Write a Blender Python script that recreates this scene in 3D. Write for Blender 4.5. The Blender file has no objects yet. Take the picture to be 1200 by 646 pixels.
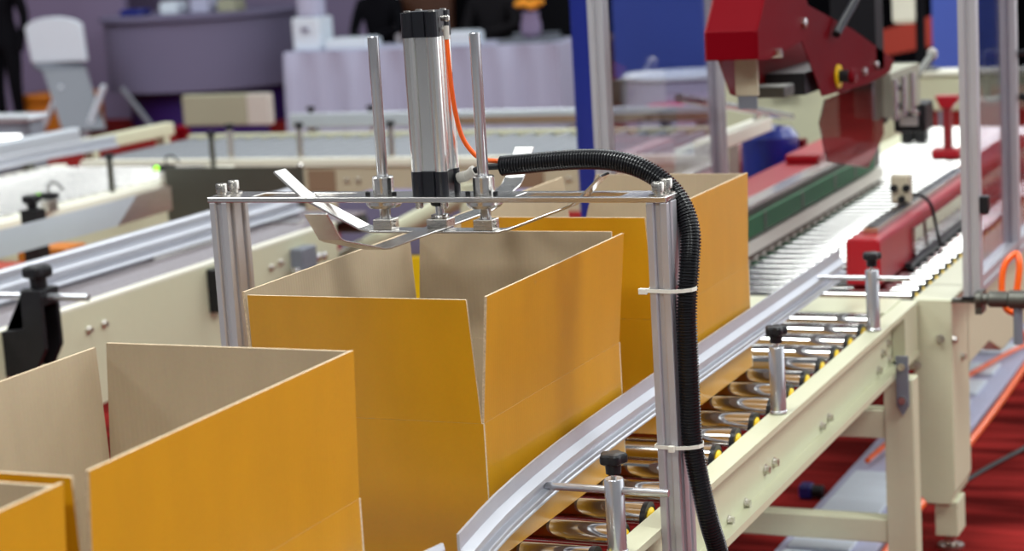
import bpy, bmesh, math, random
from mathutils import Vector, Matrix
random.seed(7)
S = bpy.context.scene
COL = S.collection
V = Vector

# ------------------------------------------------------------------ materials
def new_mat(name):
    m = bpy.data.materials.new(name); m.use_nodes = True
    nt = m.node_tree
    return m, nt, nt.nodes['Principled BSDF']

def mat(name, rgb, rough=0.5, metal=0.0, vary=0.06, scale=20.0, bump=0.0, stretch=(1, 1, 1), coat=0.0, spec=0.5, rvar=0.0):
    """painted / plastic / metal: noise-driven small variation of colour, roughness and relief"""
    m, nt, b = new_mat(name)
    tc = nt.nodes.new('ShaderNodeTexCoord'); mp = nt.nodes.new('ShaderNodeMapping')
    mp.inputs['Scale'].default_value = stretch
    nz = nt.nodes.new('ShaderNodeTexNoise'); nz.inputs['Scale'].default_value = scale; nz.inputs['Detail'].default_value = 4
    nt.links.new(tc.outputs['Object'], mp.inputs['Vector']); nt.links.new(mp.outputs['Vector'], nz.inputs['Vector'])
    mx = nt.nodes.new('ShaderNodeMix'); mx.data_type = 'RGBA'
    mx.inputs['A'].default_value = (*[c * (1 - vary) for c in rgb], 1)
    mx.inputs['B'].default_value = (*[min(1, c * (1 + vary)) for c in rgb], 1)
    nt.links.new(nz.outputs['Fac'], mx.inputs['Factor']); nt.links.new(mx.outputs['Result'], b.inputs['Base Color'])
    b.inputs['Metallic'].default_value = metal; b.inputs['Roughness'].default_value = rough
    b.inputs['Specular IOR Level'].default_value = spec
    b.inputs['Coat Weight'].default_value = coat; b.inputs['Coat Roughness'].default_value = 0.15
    if rvar:
        mr = nt.nodes.new('ShaderNodeMapRange'); mr.inputs['To Min'].default_value = max(0.02, rough - rvar); mr.inputs['To Max'].default_value = rough + rvar
        nt.links.new(nz.outputs['Fac'], mr.inputs['Value']); nt.links.new(mr.outputs['Result'], b.inputs['Roughness'])
    if bump:
        bp = nt.nodes.new('ShaderNodeBump'); bp.inputs['Strength'].default_value = bump; bp.inputs['Distance'].default_value = 0.002
        nt.links.new(nz.outputs['Fac'], bp.inputs['Height']); nt.links.new(bp.outputs['Normal'], b.inputs['Normal'])
    return m

def sr(r, g, b):
    f = lambda c: (c / 255 / 12.92) if c / 255 <= 0.04045 else ((c / 255 + 0.055) / 1.055) ** 2.4
    return (f(r), f(g), f(b))

def cardboard(name, rgb, rough, stripe, spec=0.5, coat=0.0):
    """paper over vertical corrugation: faint flute lines plus cloudy fibre variation"""
    m, nt, b = new_mat(name)
    tc = nt.nodes.new('ShaderNodeTexCoord')
    sx = nt.nodes.new('ShaderNodeSeparateXYZ'); nt.links.new(tc.outputs['Object'], sx.inputs[0])
    ad = nt.nodes.new('ShaderNodeMath'); ad.operation = 'ADD'
    nt.links.new(sx.outputs['X'], ad.inputs[0]); nt.links.new(sx.outputs['Y'], ad.inputs[1])
    mu = nt.nodes.new('ShaderNodeMath'); mu.operation = 'MULTIPLY'; mu.inputs[1].default_value = 2 * math.pi / 0.0085
    nt.links.new(ad.outputs[0], mu.inputs[0])
    sn = nt.nodes.new('ShaderNodeMath'); sn.operation = 'SINE'; nt.links.new(mu.outputs[0], sn.inputs[0])
    n1 = nt.nodes.new('ShaderNodeTexNoise'); n1.inputs['Scale'].default_value = 5; n1.inputs['Detail'].default_value = 3
    mp = nt.nodes.new('ShaderNodeMapping'); mp.inputs['Scale'].default_value = (3, 3, 1)
    nt.links.new(tc.outputs['Object'], mp.inputs['Vector']); nt.links.new(mp.outputs['Vector'], n1.inputs['Vector'])
    n2 = nt.nodes.new('ShaderNodeTexNoise'); n2.inputs['Scale'].default_value = 180
    nt.links.new(tc.outputs['Object'], n2.inputs['Vector'])
    cr = nt.nodes.new('ShaderNodeMix'); cr.data_type = 'RGBA'
    cr.inputs['A'].default_value = (*[c * 0.88 for c in rgb], 1); cr.inputs['B'].default_value = (*[c * 1.1 for c in rgb], 1)
    nt.links.new(n1.outputs['Fac'], cr.inputs['Factor'])
    c2 = nt.nodes.new('ShaderNodeMix'); c2.data_type = 'RGBA'; c2.blend_type = 'MULTIPLY'
    c2.inputs['Factor'].default_value = 0.10
    nt.links.new(cr.outputs['Result'], c2.inputs['A']); nt.links.new(n2.outputs['Color'], c2.inputs['B'])
    nt.links.new(c2.outputs['Result'], b.inputs['Base Color'])
    b.inputs['Roughness'].default_value = rough; b.inputs['Specular IOR Level'].default_value = spec
    b.inputs['Coat Weight'].default_value = coat; b.inputs['Coat Roughness'].default_value = 0.35
    bp = nt.nodes.new('ShaderNodeBump'); bp.inputs['Strength'].default_value = stripe; bp.inputs['Distance'].default_value = 0.0015
    nt.links.new(sn.outputs[0], bp.inputs['Height']); nt.links.new(bp.outputs['Normal'], b.inputs['Normal'])
    return m

def flute_edge():
    m, nt, b = new_mat('corrugated_edge')
    tc = nt.nodes.new('ShaderNodeTexCoord')
    nz = nt.nodes.new('ShaderNodeTexNoise'); nz.inputs['Scale'].default_value = 260
    nt.links.new(tc.outputs['Object'], nz.inputs['Vector'])
    mx = nt.nodes.new('ShaderNodeMix'); mx.data_type = 'RGBA'
    mx.inputs['A'].default_value = (*sr(150, 125, 95), 1); mx.inputs['B'].default_value = (*sr(232, 212, 180), 1)
    nt.links.new(nz.outputs['Fac'], mx.inputs['Factor']); nt.links.new(mx.outputs['Result'], b.inputs['Base Color'])
    b.inputs['Roughness'].default_value = 0.8
    return m

def glass_mat(name, tint, refl=0.1, rough=0.0):
    """thin clear sheet: mostly see-through, with fresnel reflection"""
    m = bpy.data.materials.new(name); m.use_nodes = True; nt = m.node_tree
    nt.nodes.clear()
    out = nt.nodes.new('ShaderNodeOutputMaterial'); tr = nt.nodes.new('ShaderNodeBsdfTransparent'); gl = nt.nodes.new('ShaderNodeBsdfGlossy')
    lw = nt.nodes.new('ShaderNodeLayerWeight'); lw.inputs['Blend'].default_value = 0.5
    fr = nt.nodes.new('ShaderNodeMath'); fr.operation = 'POWER'; fr.inputs[1].default_value = 4.0
    nt.links.new(lw.outputs['Facing'], fr.inputs[0])
    nz = nt.nodes.new('ShaderNodeTexNoise'); nz.inputs['Scale'].default_value = 3
    cr = nt.nodes.new('ShaderNodeMix'); cr.data_type = 'RGBA'
    cr.inputs['A'].default_value = (*[t * 0.96 for t in tint], 1); cr.inputs['B'].default_value = (*tint, 1)
    nt.links.new(nz.outputs['Fac'], cr.inputs['Factor']); nt.links.new(cr.outputs['Result'], tr.inputs['Color'])
    gl.inputs['Roughness'].default_value = rough
    mx = nt.nodes.new('ShaderNodeMixShader')
    ad = nt.nodes.new('ShaderNodeMath'); ad.operation = 'ADD'; ad.inputs[1].default_value = refl; ad.use_clamp = True
    nt.links.new(fr.outputs[0], ad.inputs[0]); nt.links.new(ad.outputs[0], mx.inputs[0])
    nt.links.new(tr.outputs[0], mx.inputs[1]); nt.links.new(gl.outputs[0], mx.inputs[2]); nt.links.new(mx.outputs[0], out.inputs[0])
    return m

def emit(name, rgb, k):
    m, nt, b = new_mat(name)
    nz = nt.nodes.new('ShaderNodeTexNoise'); nz.inputs['Scale'].default_value = 4
    mr = nt.nodes.new('ShaderNodeMapRange'); mr.inputs['To Min'].default_value = k * 0.9; mr.inputs['To Max'].default_value = k * 1.1
    nt.links.new(nz.outputs['Fac'], mr.inputs['Value'])
    b.inputs['Base Color'].default_value = (*rgb, 1); b.inputs['Emission Color'].default_value = (*rgb, 1)
    nt.links.new(mr.outputs['Result'], b.inputs['Emission Strength'])
    return m

M = {}
M['card'] = cardboard('printed_cardboard', (0.57, 0.27, 0.002), 0.34, 0.015, spec=0.9)
M['kraft'] = cardboard('kraft_inner_paper', sr(182, 163, 137), 0.8, 0.06, spec=0.25)
M['edge'] = flute_edge()
M['alu'] = mat('anodised_aluminium', (0.50, 0.50, 0.535), 0.36, 0.5, 0.03, 12, 0.02, (8, 8, 0.4), rvar=0.05)
M['barrel'] = mat('bright_cylinder_extrusion', (0.86, 0.86, 0.84), 0.20, 0.9, 0.02, 12)
M['rail'] = mat('guide_rail_aluminium', (0.50, 0.515, 0.57), 0.38, 0.5, 0.03, 12)
M['steel'] = mat('brushed_stainless_steel', (0.60, 0.57, 0.53), 0.28, 1.0, 0.06, 30, 0.03, (1, 14, 14), rvar=0.08)
M['plate'] = mat('polished_plate_steel', (0.66, 0.64, 0.62), 0.24, 1.0, 0.05, 30, 0.02, (1, 10, 10), rvar=0.05)
M['strip'] = mat('bright_strip_steel', (0.62, 0.61, 0.60), 0.24, 1.0, 0.04, 24, rvar=0.05)
M['chrome'] = mat('ground_steel_bar', (0.50, 0.51, 0.545), 0.20, 0.72, 0.03, 30, rvar=0.03)
M['roller'] = mat('zinc_roller_tube', (0.57, 0.565, 0.55), 0.09, 1.0, 0.05, 10)
M['dullroller'] = mat('dull_roller_tube', (0.20, 0.21, 0.23), 0.45, 0.7, 0.06, 14)
M['darksteel'] = mat('dull_dark_steel', (0.11, 0.11, 0.095), 0.42, 0.7, 0.12, 8, rvar=0.1)
M['black'] = mat('black_plastic', (0.012, 0.012, 0.014), 0.36, 0, 0.2, 40, spec=0.22)
M['hose'] = mat('black_hose_plastic', (0.010, 0.010, 0.012), 0.25, 0, 0.2, 40, spec=0.35)
M['endcap'] = mat('black_anodised_endcap', (0.012, 0.013, 0.018), 0.32, 0.2, 0.2, 30)
M['orange'] = mat('orange_air_tube', (0.95, 0.13, 0.01), 0.3, 0, 0.05, 10)
M['yellow'] = mat('yellow_plastic', sr(240, 200, 10), 0.45, 0, 0.05, 20)
M['white'] = mat('white_nylon', sr(225, 225, 215), 0.45, 0, 0.03, 20)
M['cream'] = mat('cream_powder_coat', sr(198, 198, 170), 0.38, 0, 0.03, 60, 0.02)
M['creamlight'] = mat('pale_cream_powder_coat', sr(224, 222, 206), 0.38, 0, 0.03, 60, 0.02)
M['belt'] = mat('grey_mauve_belt', sr(138, 128, 130), 0.26, 0, 0.18, 5, 0, (4, 0.6, 1), coat=0.5)
M['greyplate'] = mat('light_grey_plate', sr(190, 196, 204), 0.3, 0.35, 0.03, 10)
M['red'] = mat('red_enamel', (0.145, 0.0, 0.004), 0.45, 0, 0.05, 12, spec=0.06)
M['drivered'] = mat('bright_red_enamel', (0.34, 0.004, 0.012), 0.38, 0, 0.05, 12, spec=0.3)
M['darkred'] = mat('red_enamel_inner', (0.20, 0.0, 0.004), 0.5, 0, 0.05, 12)
M['green'] = mat('green_drive_belt', sr(8, 92, 48), 0.6, 0, 0.1, 14)
M['blue'] = mat('blue_enamel', sr(6, 30, 122), 0.35, 0, 0.15, 6, 0, (4, 4, 0.5), coat=0.4)
M['bluesheet'] = mat('blue_booth_panel', sr(62, 88, 176), 0.6, 0, 0.1, 2)
M['glass'] = glass_mat('clear_acrylic_guard', (0.90, 0.89, 0.95), 0.05)
M['lav'] = mat('lavender_cloth', sr(180, 182, 208), 0.9, 0, 0.05, 5, 0.2, (3, 3, 0.6))
M['mauve'] = mat('grey_mauve_laminate', sr(112, 107, 134), 0.6, 0, 0.02, 3, spec=0.2)
M['purple'] = mat('deep_purple_laminate', sr(44, 10, 92), 0.6, 0, 0.05, 3)
M['boothwall'] = mat('pale_lavender_booth_wall', sr(132, 120, 150), 0.8, 0, 0.04, 1.5, spec=0.1)
M['blackcloth'] = mat('black_cloth', (0.007, 0.007, 0.009), 0.9, 0, 0.3, 20, spec=0.05)
M['browncloth'] = mat('dark_brown_leather', sr(72, 38, 18), 0.5, 0, 0.2, 10)
M['skin'] = mat('skin', sr(205, 160, 138), 0.55, 0, 0.05, 20)
M['whitecloth'] = mat('white_cloth', sr(225, 222, 228), 0.85, 0, 0.03, 20)
M['whitepaint'] = mat('white_paint', sr(216, 226, 238), 0.5, 0, 0.02, 10)
M['greypaint'] = mat('grey_paint', sr(112, 117, 128), 0.5, 0, 0.04, 4)
M['orangepouf'] = mat('orange_leatherette', sr(190, 108, 12), 0.6, 0, 0.12, 8)
M['beige'] = mat('beige_board', sr(160, 160, 138), 0.6, 0, 0.05, 3)
M['tan'] = mat('tan_panel', sr(184, 174, 150), 0.5, 0, 0.05, 4)
M['brown'] = mat('brown_batten', sr(134, 108, 86), 0.6, 0, 0.06, 8)
M['blackwall'] = mat('black_drape', (0.004, 0.004, 0.005), 0.95, 0, 0.4, 3, spec=0.0)
M['redwall'] = mat('brick_red_banner', sr(170, 58, 40), 0.7, 0, 0.15, 2)
M['greenlamp'] = emit('green_indicator_lamp', (0.35, 1.0, 0.05), 2.0)
M['lampstrip'] = emit('white_work_lamp', (1, 1, 0.97), 3.0)
M['capgrey'] = mat('pale_grey_fitting', sr(196, 192, 184), 0.4, 0, 0.04, 20)
M['bluebox'] = mat('navy_plastic', sr(30, 30, 110), 0.4, 0, 0.1, 12)

def carpet_mat():
    m, nt, b = new_mat('red_carpet')
    tc = nt.nodes.new('ShaderNodeTexCoord')
    mp = nt.nodes.new('ShaderNodeMapping'); mp.inputs['Scale'].default_value = (0.7, 4.5, 1)
    nz = nt.nodes.new('ShaderNodeTexNoise'); nz.inputs['Scale'].default_value = 2.2; nz.inputs['Detail'].default_value = 2
    nt.links.new(tc.outputs['Object'], mp.inputs['Vector']); nt.links.new(mp.outputs['Vector'], nz.inputs['Vector'])
    n2 = nt.nodes.new('ShaderNodeTexNoise'); n2.inputs['Scale'].default_value = 350
    nt.links.new(tc.outputs['Object'], n2.inputs['Vector'])
    rp = nt.nodes.new('ShaderNodeValToRGB')
    rp.color_ramp.elements[0].position = 0.35; rp.color_ramp.elements[0].color = (*sr(84, 12, 10), 1)
    rp.color_ramp.elements[1].position = 0.68; rp.color_ramp.elements[1].color = (*sr(158, 44, 42), 1)
    nt.links.new(nz.outputs['Fac'], rp.inputs['Fac']); nt.links.new(rp.outputs['Color'], b.inputs['Base Color'])
    b.inputs['Roughness'].default_value = 0.95; b.inputs['Specular IOR Level'].default_value = 0.05
    ad = nt.nodes.new('ShaderNodeMath'); ad.operation = 'ADD'
    m5 = nt.nodes.new('ShaderNodeMath'); m5.operation = 'MULTIPLY'; m5.inputs[1].default_value = 5
    nt.links.new(nz.outputs['Fac'], m5.inputs[0]); nt.links.new(m5.outputs[0], ad.inputs[0]); nt.links.new(n2.outputs['Fac'], ad.inputs[1])
    bp = nt.nodes.new('ShaderNodeBump'); bp.inputs['Strength'].default_value = 0.5; bp.inputs['Distance'].default_value = 0.01
    nt.links.new(ad.outputs[0], bp.inputs['Height']); nt.links.new(bp.outputs['Normal'], b.inputs['Normal'])
    return m
M['carpet'] = carpet_mat()
M['aisle'] = mat('added_grey_floor', (0.20, 0.20, 0.215), 0.6, 0, 0.1, 3)

# ------------------------------------------------------------------ mesh builder (world coordinates)
class MB:
    def __init__(s): s.bm = bmesh.new()
    def face(s, vs, mi=0, smooth=False):
        try:
            f = s.bm.faces.new(vs); f.material_index = mi; f.smooth = smooth; return f
        except ValueError: return None
    def box(s, x0, x1, y0, y1, z0, z1, mi=0, bev=0.0):
        vs = [s.bm.verts.new(p) for p in ((x0,y0,z0),(x1,y0,z0),(x1,y1,z0),(x0,y1,z0),(x0,y0,z1),(x1,y0,z1),(x1,y1,z1),(x0,y1,z1))]
        fs = [s.face([vs[i] for i in q], mi) for q in ((3,2,1,0),(4,5,6,7),(0,1,5,4),(1,2,6,5),(2,3,7,6),(3,0,4,7))]
        if bev:
            es = list({e for f in fs for e in f.edges})
            r = bmesh.ops.bevel(s.bm, geom=es, offset=bev, segments=2, affect='EDGES', profile=0.5)
            for f in r['faces']: f.material_index = mi
        return s
    def tube(s, pts, r, n=14, mi=0, cap=True, radii=None, smooth=True):
        pts = [V(p) for p in pts]; rings = []
        t0 = (pts[1] - pts[0]).normalized()
        ref = V((0,0,1)) if abs(t0.z) < 0.9 else V((1,0,0))
        a = t0.cross(ref).normalized()
        for i, p in enumerate(pts):
            t = (pts[min(i+1, len(pts)-1)] - pts[max(i-1, 0)]).normalized()
            a = (a - t * a.dot(t)).normalized(); b = t.cross(a)
            rr = radii[i] if radii else r
            rings.append([s.bm.verts.new(p + (a * math.cos(2*math.pi*k/n) + b * math.sin(2*math.pi*k/n)) * rr) for k in range(n)])
        for A, B in zip(rings, rings[1:]):
            for k in range(n): s.face([A[k], A[(k+1)%n], B[(k+1)%n], B[k]], mi, smooth)
        if cap:
            s.face(list(reversed(rings[0])), mi); s.face(rings[-1], mi)
        return s
    def cyl(s, p0, p1, r, n=20, mi=0, r1=None):
        return s.tube([p0, p1], r, n, mi, radii=[r, r if r1 is None else r1])
    def lathe(s, c, prof, n=24, mi=0, axis='z'):
        """prof: list of (radius, height) about axis through c"""
        rings = []
        for r, h in prof:
            ring = []
            for k in range(n):
                a = 2*math.pi*k/n; u, w = r*math.cos(a), r*math.sin(a)
                p = {'z': (u, w, h), 'x': (h, u, w), 'y': (u, h, -w)}[axis]
                ring.append(s.bm.verts.new(V(c) + V(p)))
            rings.append(ring)
        for A, B in zip(rings, rings[1:]):
            for k in range(n): s.face([A[k], A[(k+1)%n], B[(k+1)%n], B[k]], mi, True)
        s.face(list(reversed(rings[0])), mi); s.face(rings[-1], mi)
        return s
    def prism(s, poly, axis, a, b, mi=0):
        """extrude a polygon along an axis. axis x: poly=(y,z); y: poly=(x,z); z: poly=(x,y)"""
        f = {'x': lambda p, t: (t, p[0], p[1]), 'y': lambda p, t: (p[0], t, p[1]), 'z': lambda p, t: (p[0], p[1], t)}[axis]
        A = [s.bm.verts.new(f(p, a)) for p in poly]; B = [s.bm.verts.new(f(p, b)) for p in poly]
        n = len(poly)
        for k in range(n): s.face([A[k], A[(k+1)%n], B[(k+1)%n], B[k]], mi)
        s.face(list(reversed(A)), mi); s.face(B, mi)
        return s
    def sweep(s, path, prof, mi=0):
        """path: (x,y) points, prof: closed (offset to the right of travel, z)"""
        rings = []; P = [V((*p, 0)) for p in path]
        for i, p in enumerate(P):
            t = (P[min(i+1, len(P)-1)] - P[max(i-1, 0)]).normalized(); nrm = V((t.y, -t.x, 0))
            rings.append([s.bm.verts.new(p + nrm * o + V((0, 0, z))) for o, z in prof])
        n = len(prof)
        for A, B in zip(rings, rings[1:]):
            for k in range(n): s.face([A[k], A[(k+1)%n], B[(k+1)%n], B[k]], mi)
        s.face(list(reversed(rings[0])), mi); s.face(rings[-1], mi)
        return s
    def ribbon(s, pts, w, wdir, th, mi=0):
        """bent flat strip: centreline pts, width w along wdir, thickness th"""
        pts = [V(p) for p in pts]; wd = V(wdir); rings = []
        for i, p in enumerate(pts):
            t = (pts[min(i+1, len(pts)-1)] - pts[max(i-1, 0)]).normalized(); nrm = t.cross(wd).normalized()
            if nrm.z < 0: nrm = -nrm
            rings.append([s.bm.verts.new(p + wd*sw*w/2 + nrm*sn*th/2) for sw, sn in ((-1,-1),(1,-1),(1,1),(-1,1))])
        for A, B in zip(rings, rings[1:]):
            for k in range(4): s.face([A[k], A[(k+1)%4], B[(k+1)%4], B[k]], mi)
        s.face(list(reversed(rings[0])), mi); s.face(rings[-1], mi)
        return s
    def panel(s, q, nrm, th, mo=0, mi=1, me=2):
        """flat sheet: q = 4 outer corners, goes th inward along -nrm; outer, inner and edge materials"""
        n = V(nrm).normalized(); A = [s.bm.verts.new(V(p)) for p in q]; B = [s.bm.verts.new(V(p) - n*th) for p in q]
        s.face(A, mo); s.face(list(reversed(B)), mi)
        for k in range(4): s.face([A[k], B[k], B[(k+1)%4], A[(k+1)%4]], me)
        return s
    def build(s, name, mats, parent=None, loc=None, bevel=0.0, recalc=True):
        if recalc: bmesh.ops.recalc_face_normals(s.bm, faces=s.bm.faces)
        for e in s.bm.edges:
            if len(e.link_faces) == 2 and e.calc_face_angle(0.0) > 0.6: e.smooth = False
        o0 = V(loc) if loc is not None else (root_loc(parent) if parent else V((0,0,0)))
        bmesh.ops.translate(s.bm, verts=s.bm.verts, vec=-o0)
        me = bpy.data.meshes.new(name); s.bm.to_mesh(me); s.bm.free()
        for m in (mats if isinstance(mats, (list, tuple)) else [mats]): me.materials.append(m)
        o = bpy.data.objects.new(name, me); COL.objects.link(o)
        if parent: o.parent = parent
        else: o.location = o0
        if bevel:
            b = o.modifiers.new('soften', 'BEVEL'); b.width = bevel; b.segments = 2; b.limit_method = 'ANGLE'; b.angle_limit = math.radians(40)
        return o

def root_loc(o):
    while o.parent: o = o.parent
    return o.location.copy()
def tag(o, label, cat, group=None, kind=None):
    o['label'] = label; o['category'] = cat
    if group: o['group'] = group
    if kind: o['kind'] = kind
    return o
def thing(name, label, cat, loc, group=None):
    o = bpy.data.objects.new(name, None); COL.objects.link(o); o.location = loc; o.empty_display_size = 0.05
    return tag(o, label, cat, group)
def struct(o, label=None, cat=None):
    o['kind'] = 'structure'
    if label: o['label'] = label
    if cat: o['category'] = cat
    return o
def dup_part(o, parent, off):
    c = o.copy(); COL.objects.link(c); c.parent = parent; c.location = o.location + V(off)
    for g in list(o.children):
        d = g.copy(); COL.objects.link(d); d.parent = c
    return c
def dup_thing(o, loc, label=None, group=None):
    c = o.copy(); COL.objects.link(c); c.location = loc
    if label: c['label'] = label
    if group: c['group'] = group
    for ch in list(o.children):
        d = ch.copy(); COL.objects.link(d); d.parent = c
        for g in list(ch.children):
            e = g.copy(); COL.objects.link(e); e.parent = d
    return c
def smooth_path(pts, n=8):
    """Catmull-Rom through pts"""
    P = [V(p) for p in pts]; P = [2*P[0]-P[1]] + P + [2*P[-1]-P[-2]]; out = []
    for i in range(1, len(P)-2):
        a, b, c, d = P[i-1:i+3]
        for k in range(n):
            t = k/n
            out.append(0.5*((2*b) + (c-a)*t + (2*a-5*b+4*c-d)*t*t + (3*b-a-3*c+d)*t**3))
    out.append(P[-2]); return out
def circle_pts(cx, cy, r, n=20, a0=0.0): return [(cx + r*math.cos(a0+2*math.pi*k/n), cy + r*math.sin(a0+2*math.pi*k/n)) for k in range(n)]

# ================================================================== floor
f = MB().box(-24, 10, 1.2, 30, -0.05, 0.0).build('floor', M['carpet']); struct(f, 'red carpet floor of the exhibition stand', 'floor')
f = MB().box(-24, 10, -10, 1.2, -0.05, 0.0).build('floor', M['aisle']); struct(f, 'unseen grey aisle floor in front of the stand, added against red bounce', 'floor')  # unseen floor by the camera, added grey to cut red bounce on metal

# ================================================================== main roller conveyor (carries the boxes)
XL, XR = -1.93, -1.125            # outer faces of the side frames
conv = thing('roller_conveyor', 'cream framed gravity roller conveyor carrying the open cardboard boxes', 'conveyor', (-1.53, 3.0, 0))
def c_channel(x_out, sgn, y0, y1):
    """channel with flanges to the outside; sgn=+1 for the right frame"""
    w = 0.045; t = 0.005; xi = x_out - sgn*w
    p = [(xi, 0.685), (x_out, 0.685), (x_out, 0.672), (x_out - sgn*t, 0.672), (x_out - sgn*t, 0.679), (xi + sgn*0.008, 0.679),
         (xi + sgn*0.008, 0.548), (x_out - sgn*t, 0.548), (x_out - sgn*t, 0.556), (x_out, 0.556), (x_out, 0.541), (xi, 0.541)]
    return MB().prism(p, 'y', y0, y1)
c_channel(XR, 1, 0.9, 5.085).build('side_frame', M['cream'], conv)
c_channel(XL, -1, 0.9, 5.085).build('side_frame', M['cream'], conv)
RP = 0.1285
def roller(y, r, x0, x1, zt, parent):
    z = zt - r
    o = MB().lathe((0, y, z), [(r*0.6, x0), (r, x0+0.002), (r, x1-0.014), (r*0.6, x1-0.012)], 28, axis='x').build('roller', M['roller'], parent)
    b = MB().lathe((0, y, z), [(r*0.5, x1-0.013), (r*1.05, x1-0.013), (r*1.05, x1-0.004), (r*0.72, x1-0.004)], 24, 0, 'x')
    b.lathe((0, y, z), [(r*0.72, x1-0.005), (r*0.72, x1-0.002), (r*0.25, x1+0.003)], 20, 1, 'x')
    b.cyl((x1, y, z), (x1+0.012, y, z), 0.006, 8, 2)
    c = b.build('end_cap', [M['black'], M['yellow'], M['steel']], o); c['label'] = 'black and yellow bearing cap'
    return o
r0 = roller(3.55, 0.029, -1.882, -1.174, 0.70, conv)
for k in range(-19, 11):
    if k: dup_part(r0, conv, (0, RP*k, 0))
MB().box(-1.885, -1.168, 4.90, 5.085, 0.655, 0.690).build('end_crossbar', M['cream'], conv, bevel=0.003)
def leg(x0, x1, y, parent):
    return MB().box(x0, x1, y, y+0.06, 0.03, 0.541).build('leg', M['cream'], parent, bevel=0.004)
MB().box(-1.160, -1.1275, 4.935, 5.086, 0.5565, 0.6715).build('joint_plate', M['cream'], conv)
for yy in (1.35, 4.81):
    leg(-1.157, -1.082, yy, conv); leg(-1.975, -1.90, yy, conv)
    for x in (-1.12, -1.937):
        MB().lathe((x, yy+0.03, 0), [(0.035, 0.0), (0.035, 0.008), (0.012, 0.014), (0.012, 0.04)], 18).build('levelling_foot', M['steel'], conv)
    MB().box(-1.90, -1.157, yy+0.004, yy+0.056, 0.112, 0.175).build('cross_brace', M['cream'], conv, bevel=0.004)
    MB().box(-1.90, -1.157, yy+0.004, yy+0.056, 0.385, 0.458).build('cross_brace', M['cream'], conv, bevel=0.004)
bp = MB(); bp.prism([(-1.122, 0.60), (-1.092, 0.60), (-1.092, 0.475), (-1.107, 0.45), (-1.122, 0.475)], 'y', 4.80, 4.81)
for z in (0.575, 0.49): bp.cyl((-1.107, 4.80, z), (-1.107, 4.79, z), 0.010, 6, 1)
bp.build('leg_bracket', [M['greypaint'], M['steel']], conv)
def hexbolt(p, ax, r, parent, name='bolt', m='steel'):
    p = V(p); a = V(ax)
    b = MB(); b.cyl(p, p + a*0.003, r*1.35, 14); b.cyl(p + a*0.003, p + a*0.011, r, 6)
    return b.build(name, M[m], parent)
for y, z in ((2.60, 0.585), (2.67, 0.583), (2.98, 0.585), (3.05, 0.583), (3.55, 0.533+0.02), (3.66, 0.555), (3.80, 0.585), (3.862, 0.583), (4.235, 0.565), (4.30, 0.568), (4.83, 0.60), (4.89, 0.612), (4.90, 0.57), (4.78, 0.568)):
    hexbolt((-1.162, y, z), (1, 0, 0), 0.0085, conv)

# ================================================================== boxes
BX0, BX1, ZB, ZF, T = -1.725, -1.310, 0.7005, 0.931, 0.005
def carton(y0, y1, label, lean):
    """lean: dict side -> (dx or dy at the flap top, top height)"""
    t = thing('cardboard_box', label, 'box', ((BX0+BX1)/2, (y0+y1)/2, ZB), 'open cartons on the roller conveyor')
    b = MB()
    b.panel([(BX0,y0,ZB),(BX1,y0,ZB),(BX1,y0,ZF),(BX0,y0,ZF)], (0,-1,0), T)
    b.panel([(BX1,y1,ZB),(BX0,y1,ZB),(BX0,y1,ZF),(BX1,y1,ZF)], (0,1,0), T)
    b.panel([(BX1,y0+T,ZB),(BX1,y1-T,ZB),(BX1,y1-T,ZF),(BX1,y0+T,ZF)], (1,0,0), T)
    b.panel([(BX0,y1-T,ZB),(BX0,y0+T,ZB),(BX0,y0+T,ZF),(BX0,y1-T,ZF)], (-1,0,0), T)
    b.panel([(BX0+T,y1-T,ZB+0.001),(BX1-T,y1-T,ZB+0.001),(BX1-T,y0+T,ZB+0.001),(BX0+T,y0+T,ZB+0.001)], (0,0,-1), T)
    MC = [M['card'], M['kraft'], M['edge']]
    b.build('body', MC, t, recalc=False)
    g = 0.0035                                  # creased slit at the fold
    z0 = ZF + 0.0003
    def flap(q, n):
        p = MB(); p.panel(q, n, T*0.92); p.build('flap', MC, t, recalc=False)
    dy, z, xa, xb = lean['front']; flap([(BX0+g,y0+0.0002,z0),(BX1-g,y0+0.0002,z0),(xb,y0+dy,z),(xa,y0+dy,z)], (0,-1,0))
    dy, z, xa, xb = lean['back'];  flap([(BX1-g,y1-0.0002,z0),(BX0+g,y1-0.0002,z0),(xa,y1+dy,z),(xb,y1+dy,z)], (0,1,0))
    dx, z, ya, yb = lean['right']; flap([(BX1-0.0002,y0+g,z0),(BX1-0.0002,y1-g,z0),(BX1+dx,y1+yb,z),(BX1+dx,y0+ya,z)], (1,0,0))
    dx, z, ya, yb = lean['left'];  flap([(BX0+0.0002,y1-g,z0),(BX0+0.0002,y0+g,z0),(BX0+dx,y0+ya,z),(BX0+dx,y1+yb,z)], (-1,0,0))
    return t
carton(1.085, 1.700, 'cardboard box in the bottom left corner, only its right flap showing',
       dict(front=(0.0,1.136,-1.722,-1.325), back=(0.006,1.138,-1.715,-1.316), right=(0.015,1.145,0.004,-0.004), left=(-0.01,1.134,0.004,-0.004)))
carton(1.740, 2.372, 'foreground open cardboard box whose right side is turned to the viewer, flaps up',
       dict(front=(0.0,1.137,-1.722,-1.318), back=(0.006,1.139,-1.712,-1.309), right=(0.015,1.145,0.002,-0.016), left=(-0.008,1.133,0.004,-0.002)))
carton(2.788, 3.405, 'open cardboard box standing under the metal gantry and air cylinder',
       dict(front=(0.0,1.130,-1.723,-1.327), back=(0.003,1.138,-1.708,-1.316), right=(0.019,1.136,0.002,-0.002), left=(-0.009,1.135,0.002,-0.004)))
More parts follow.
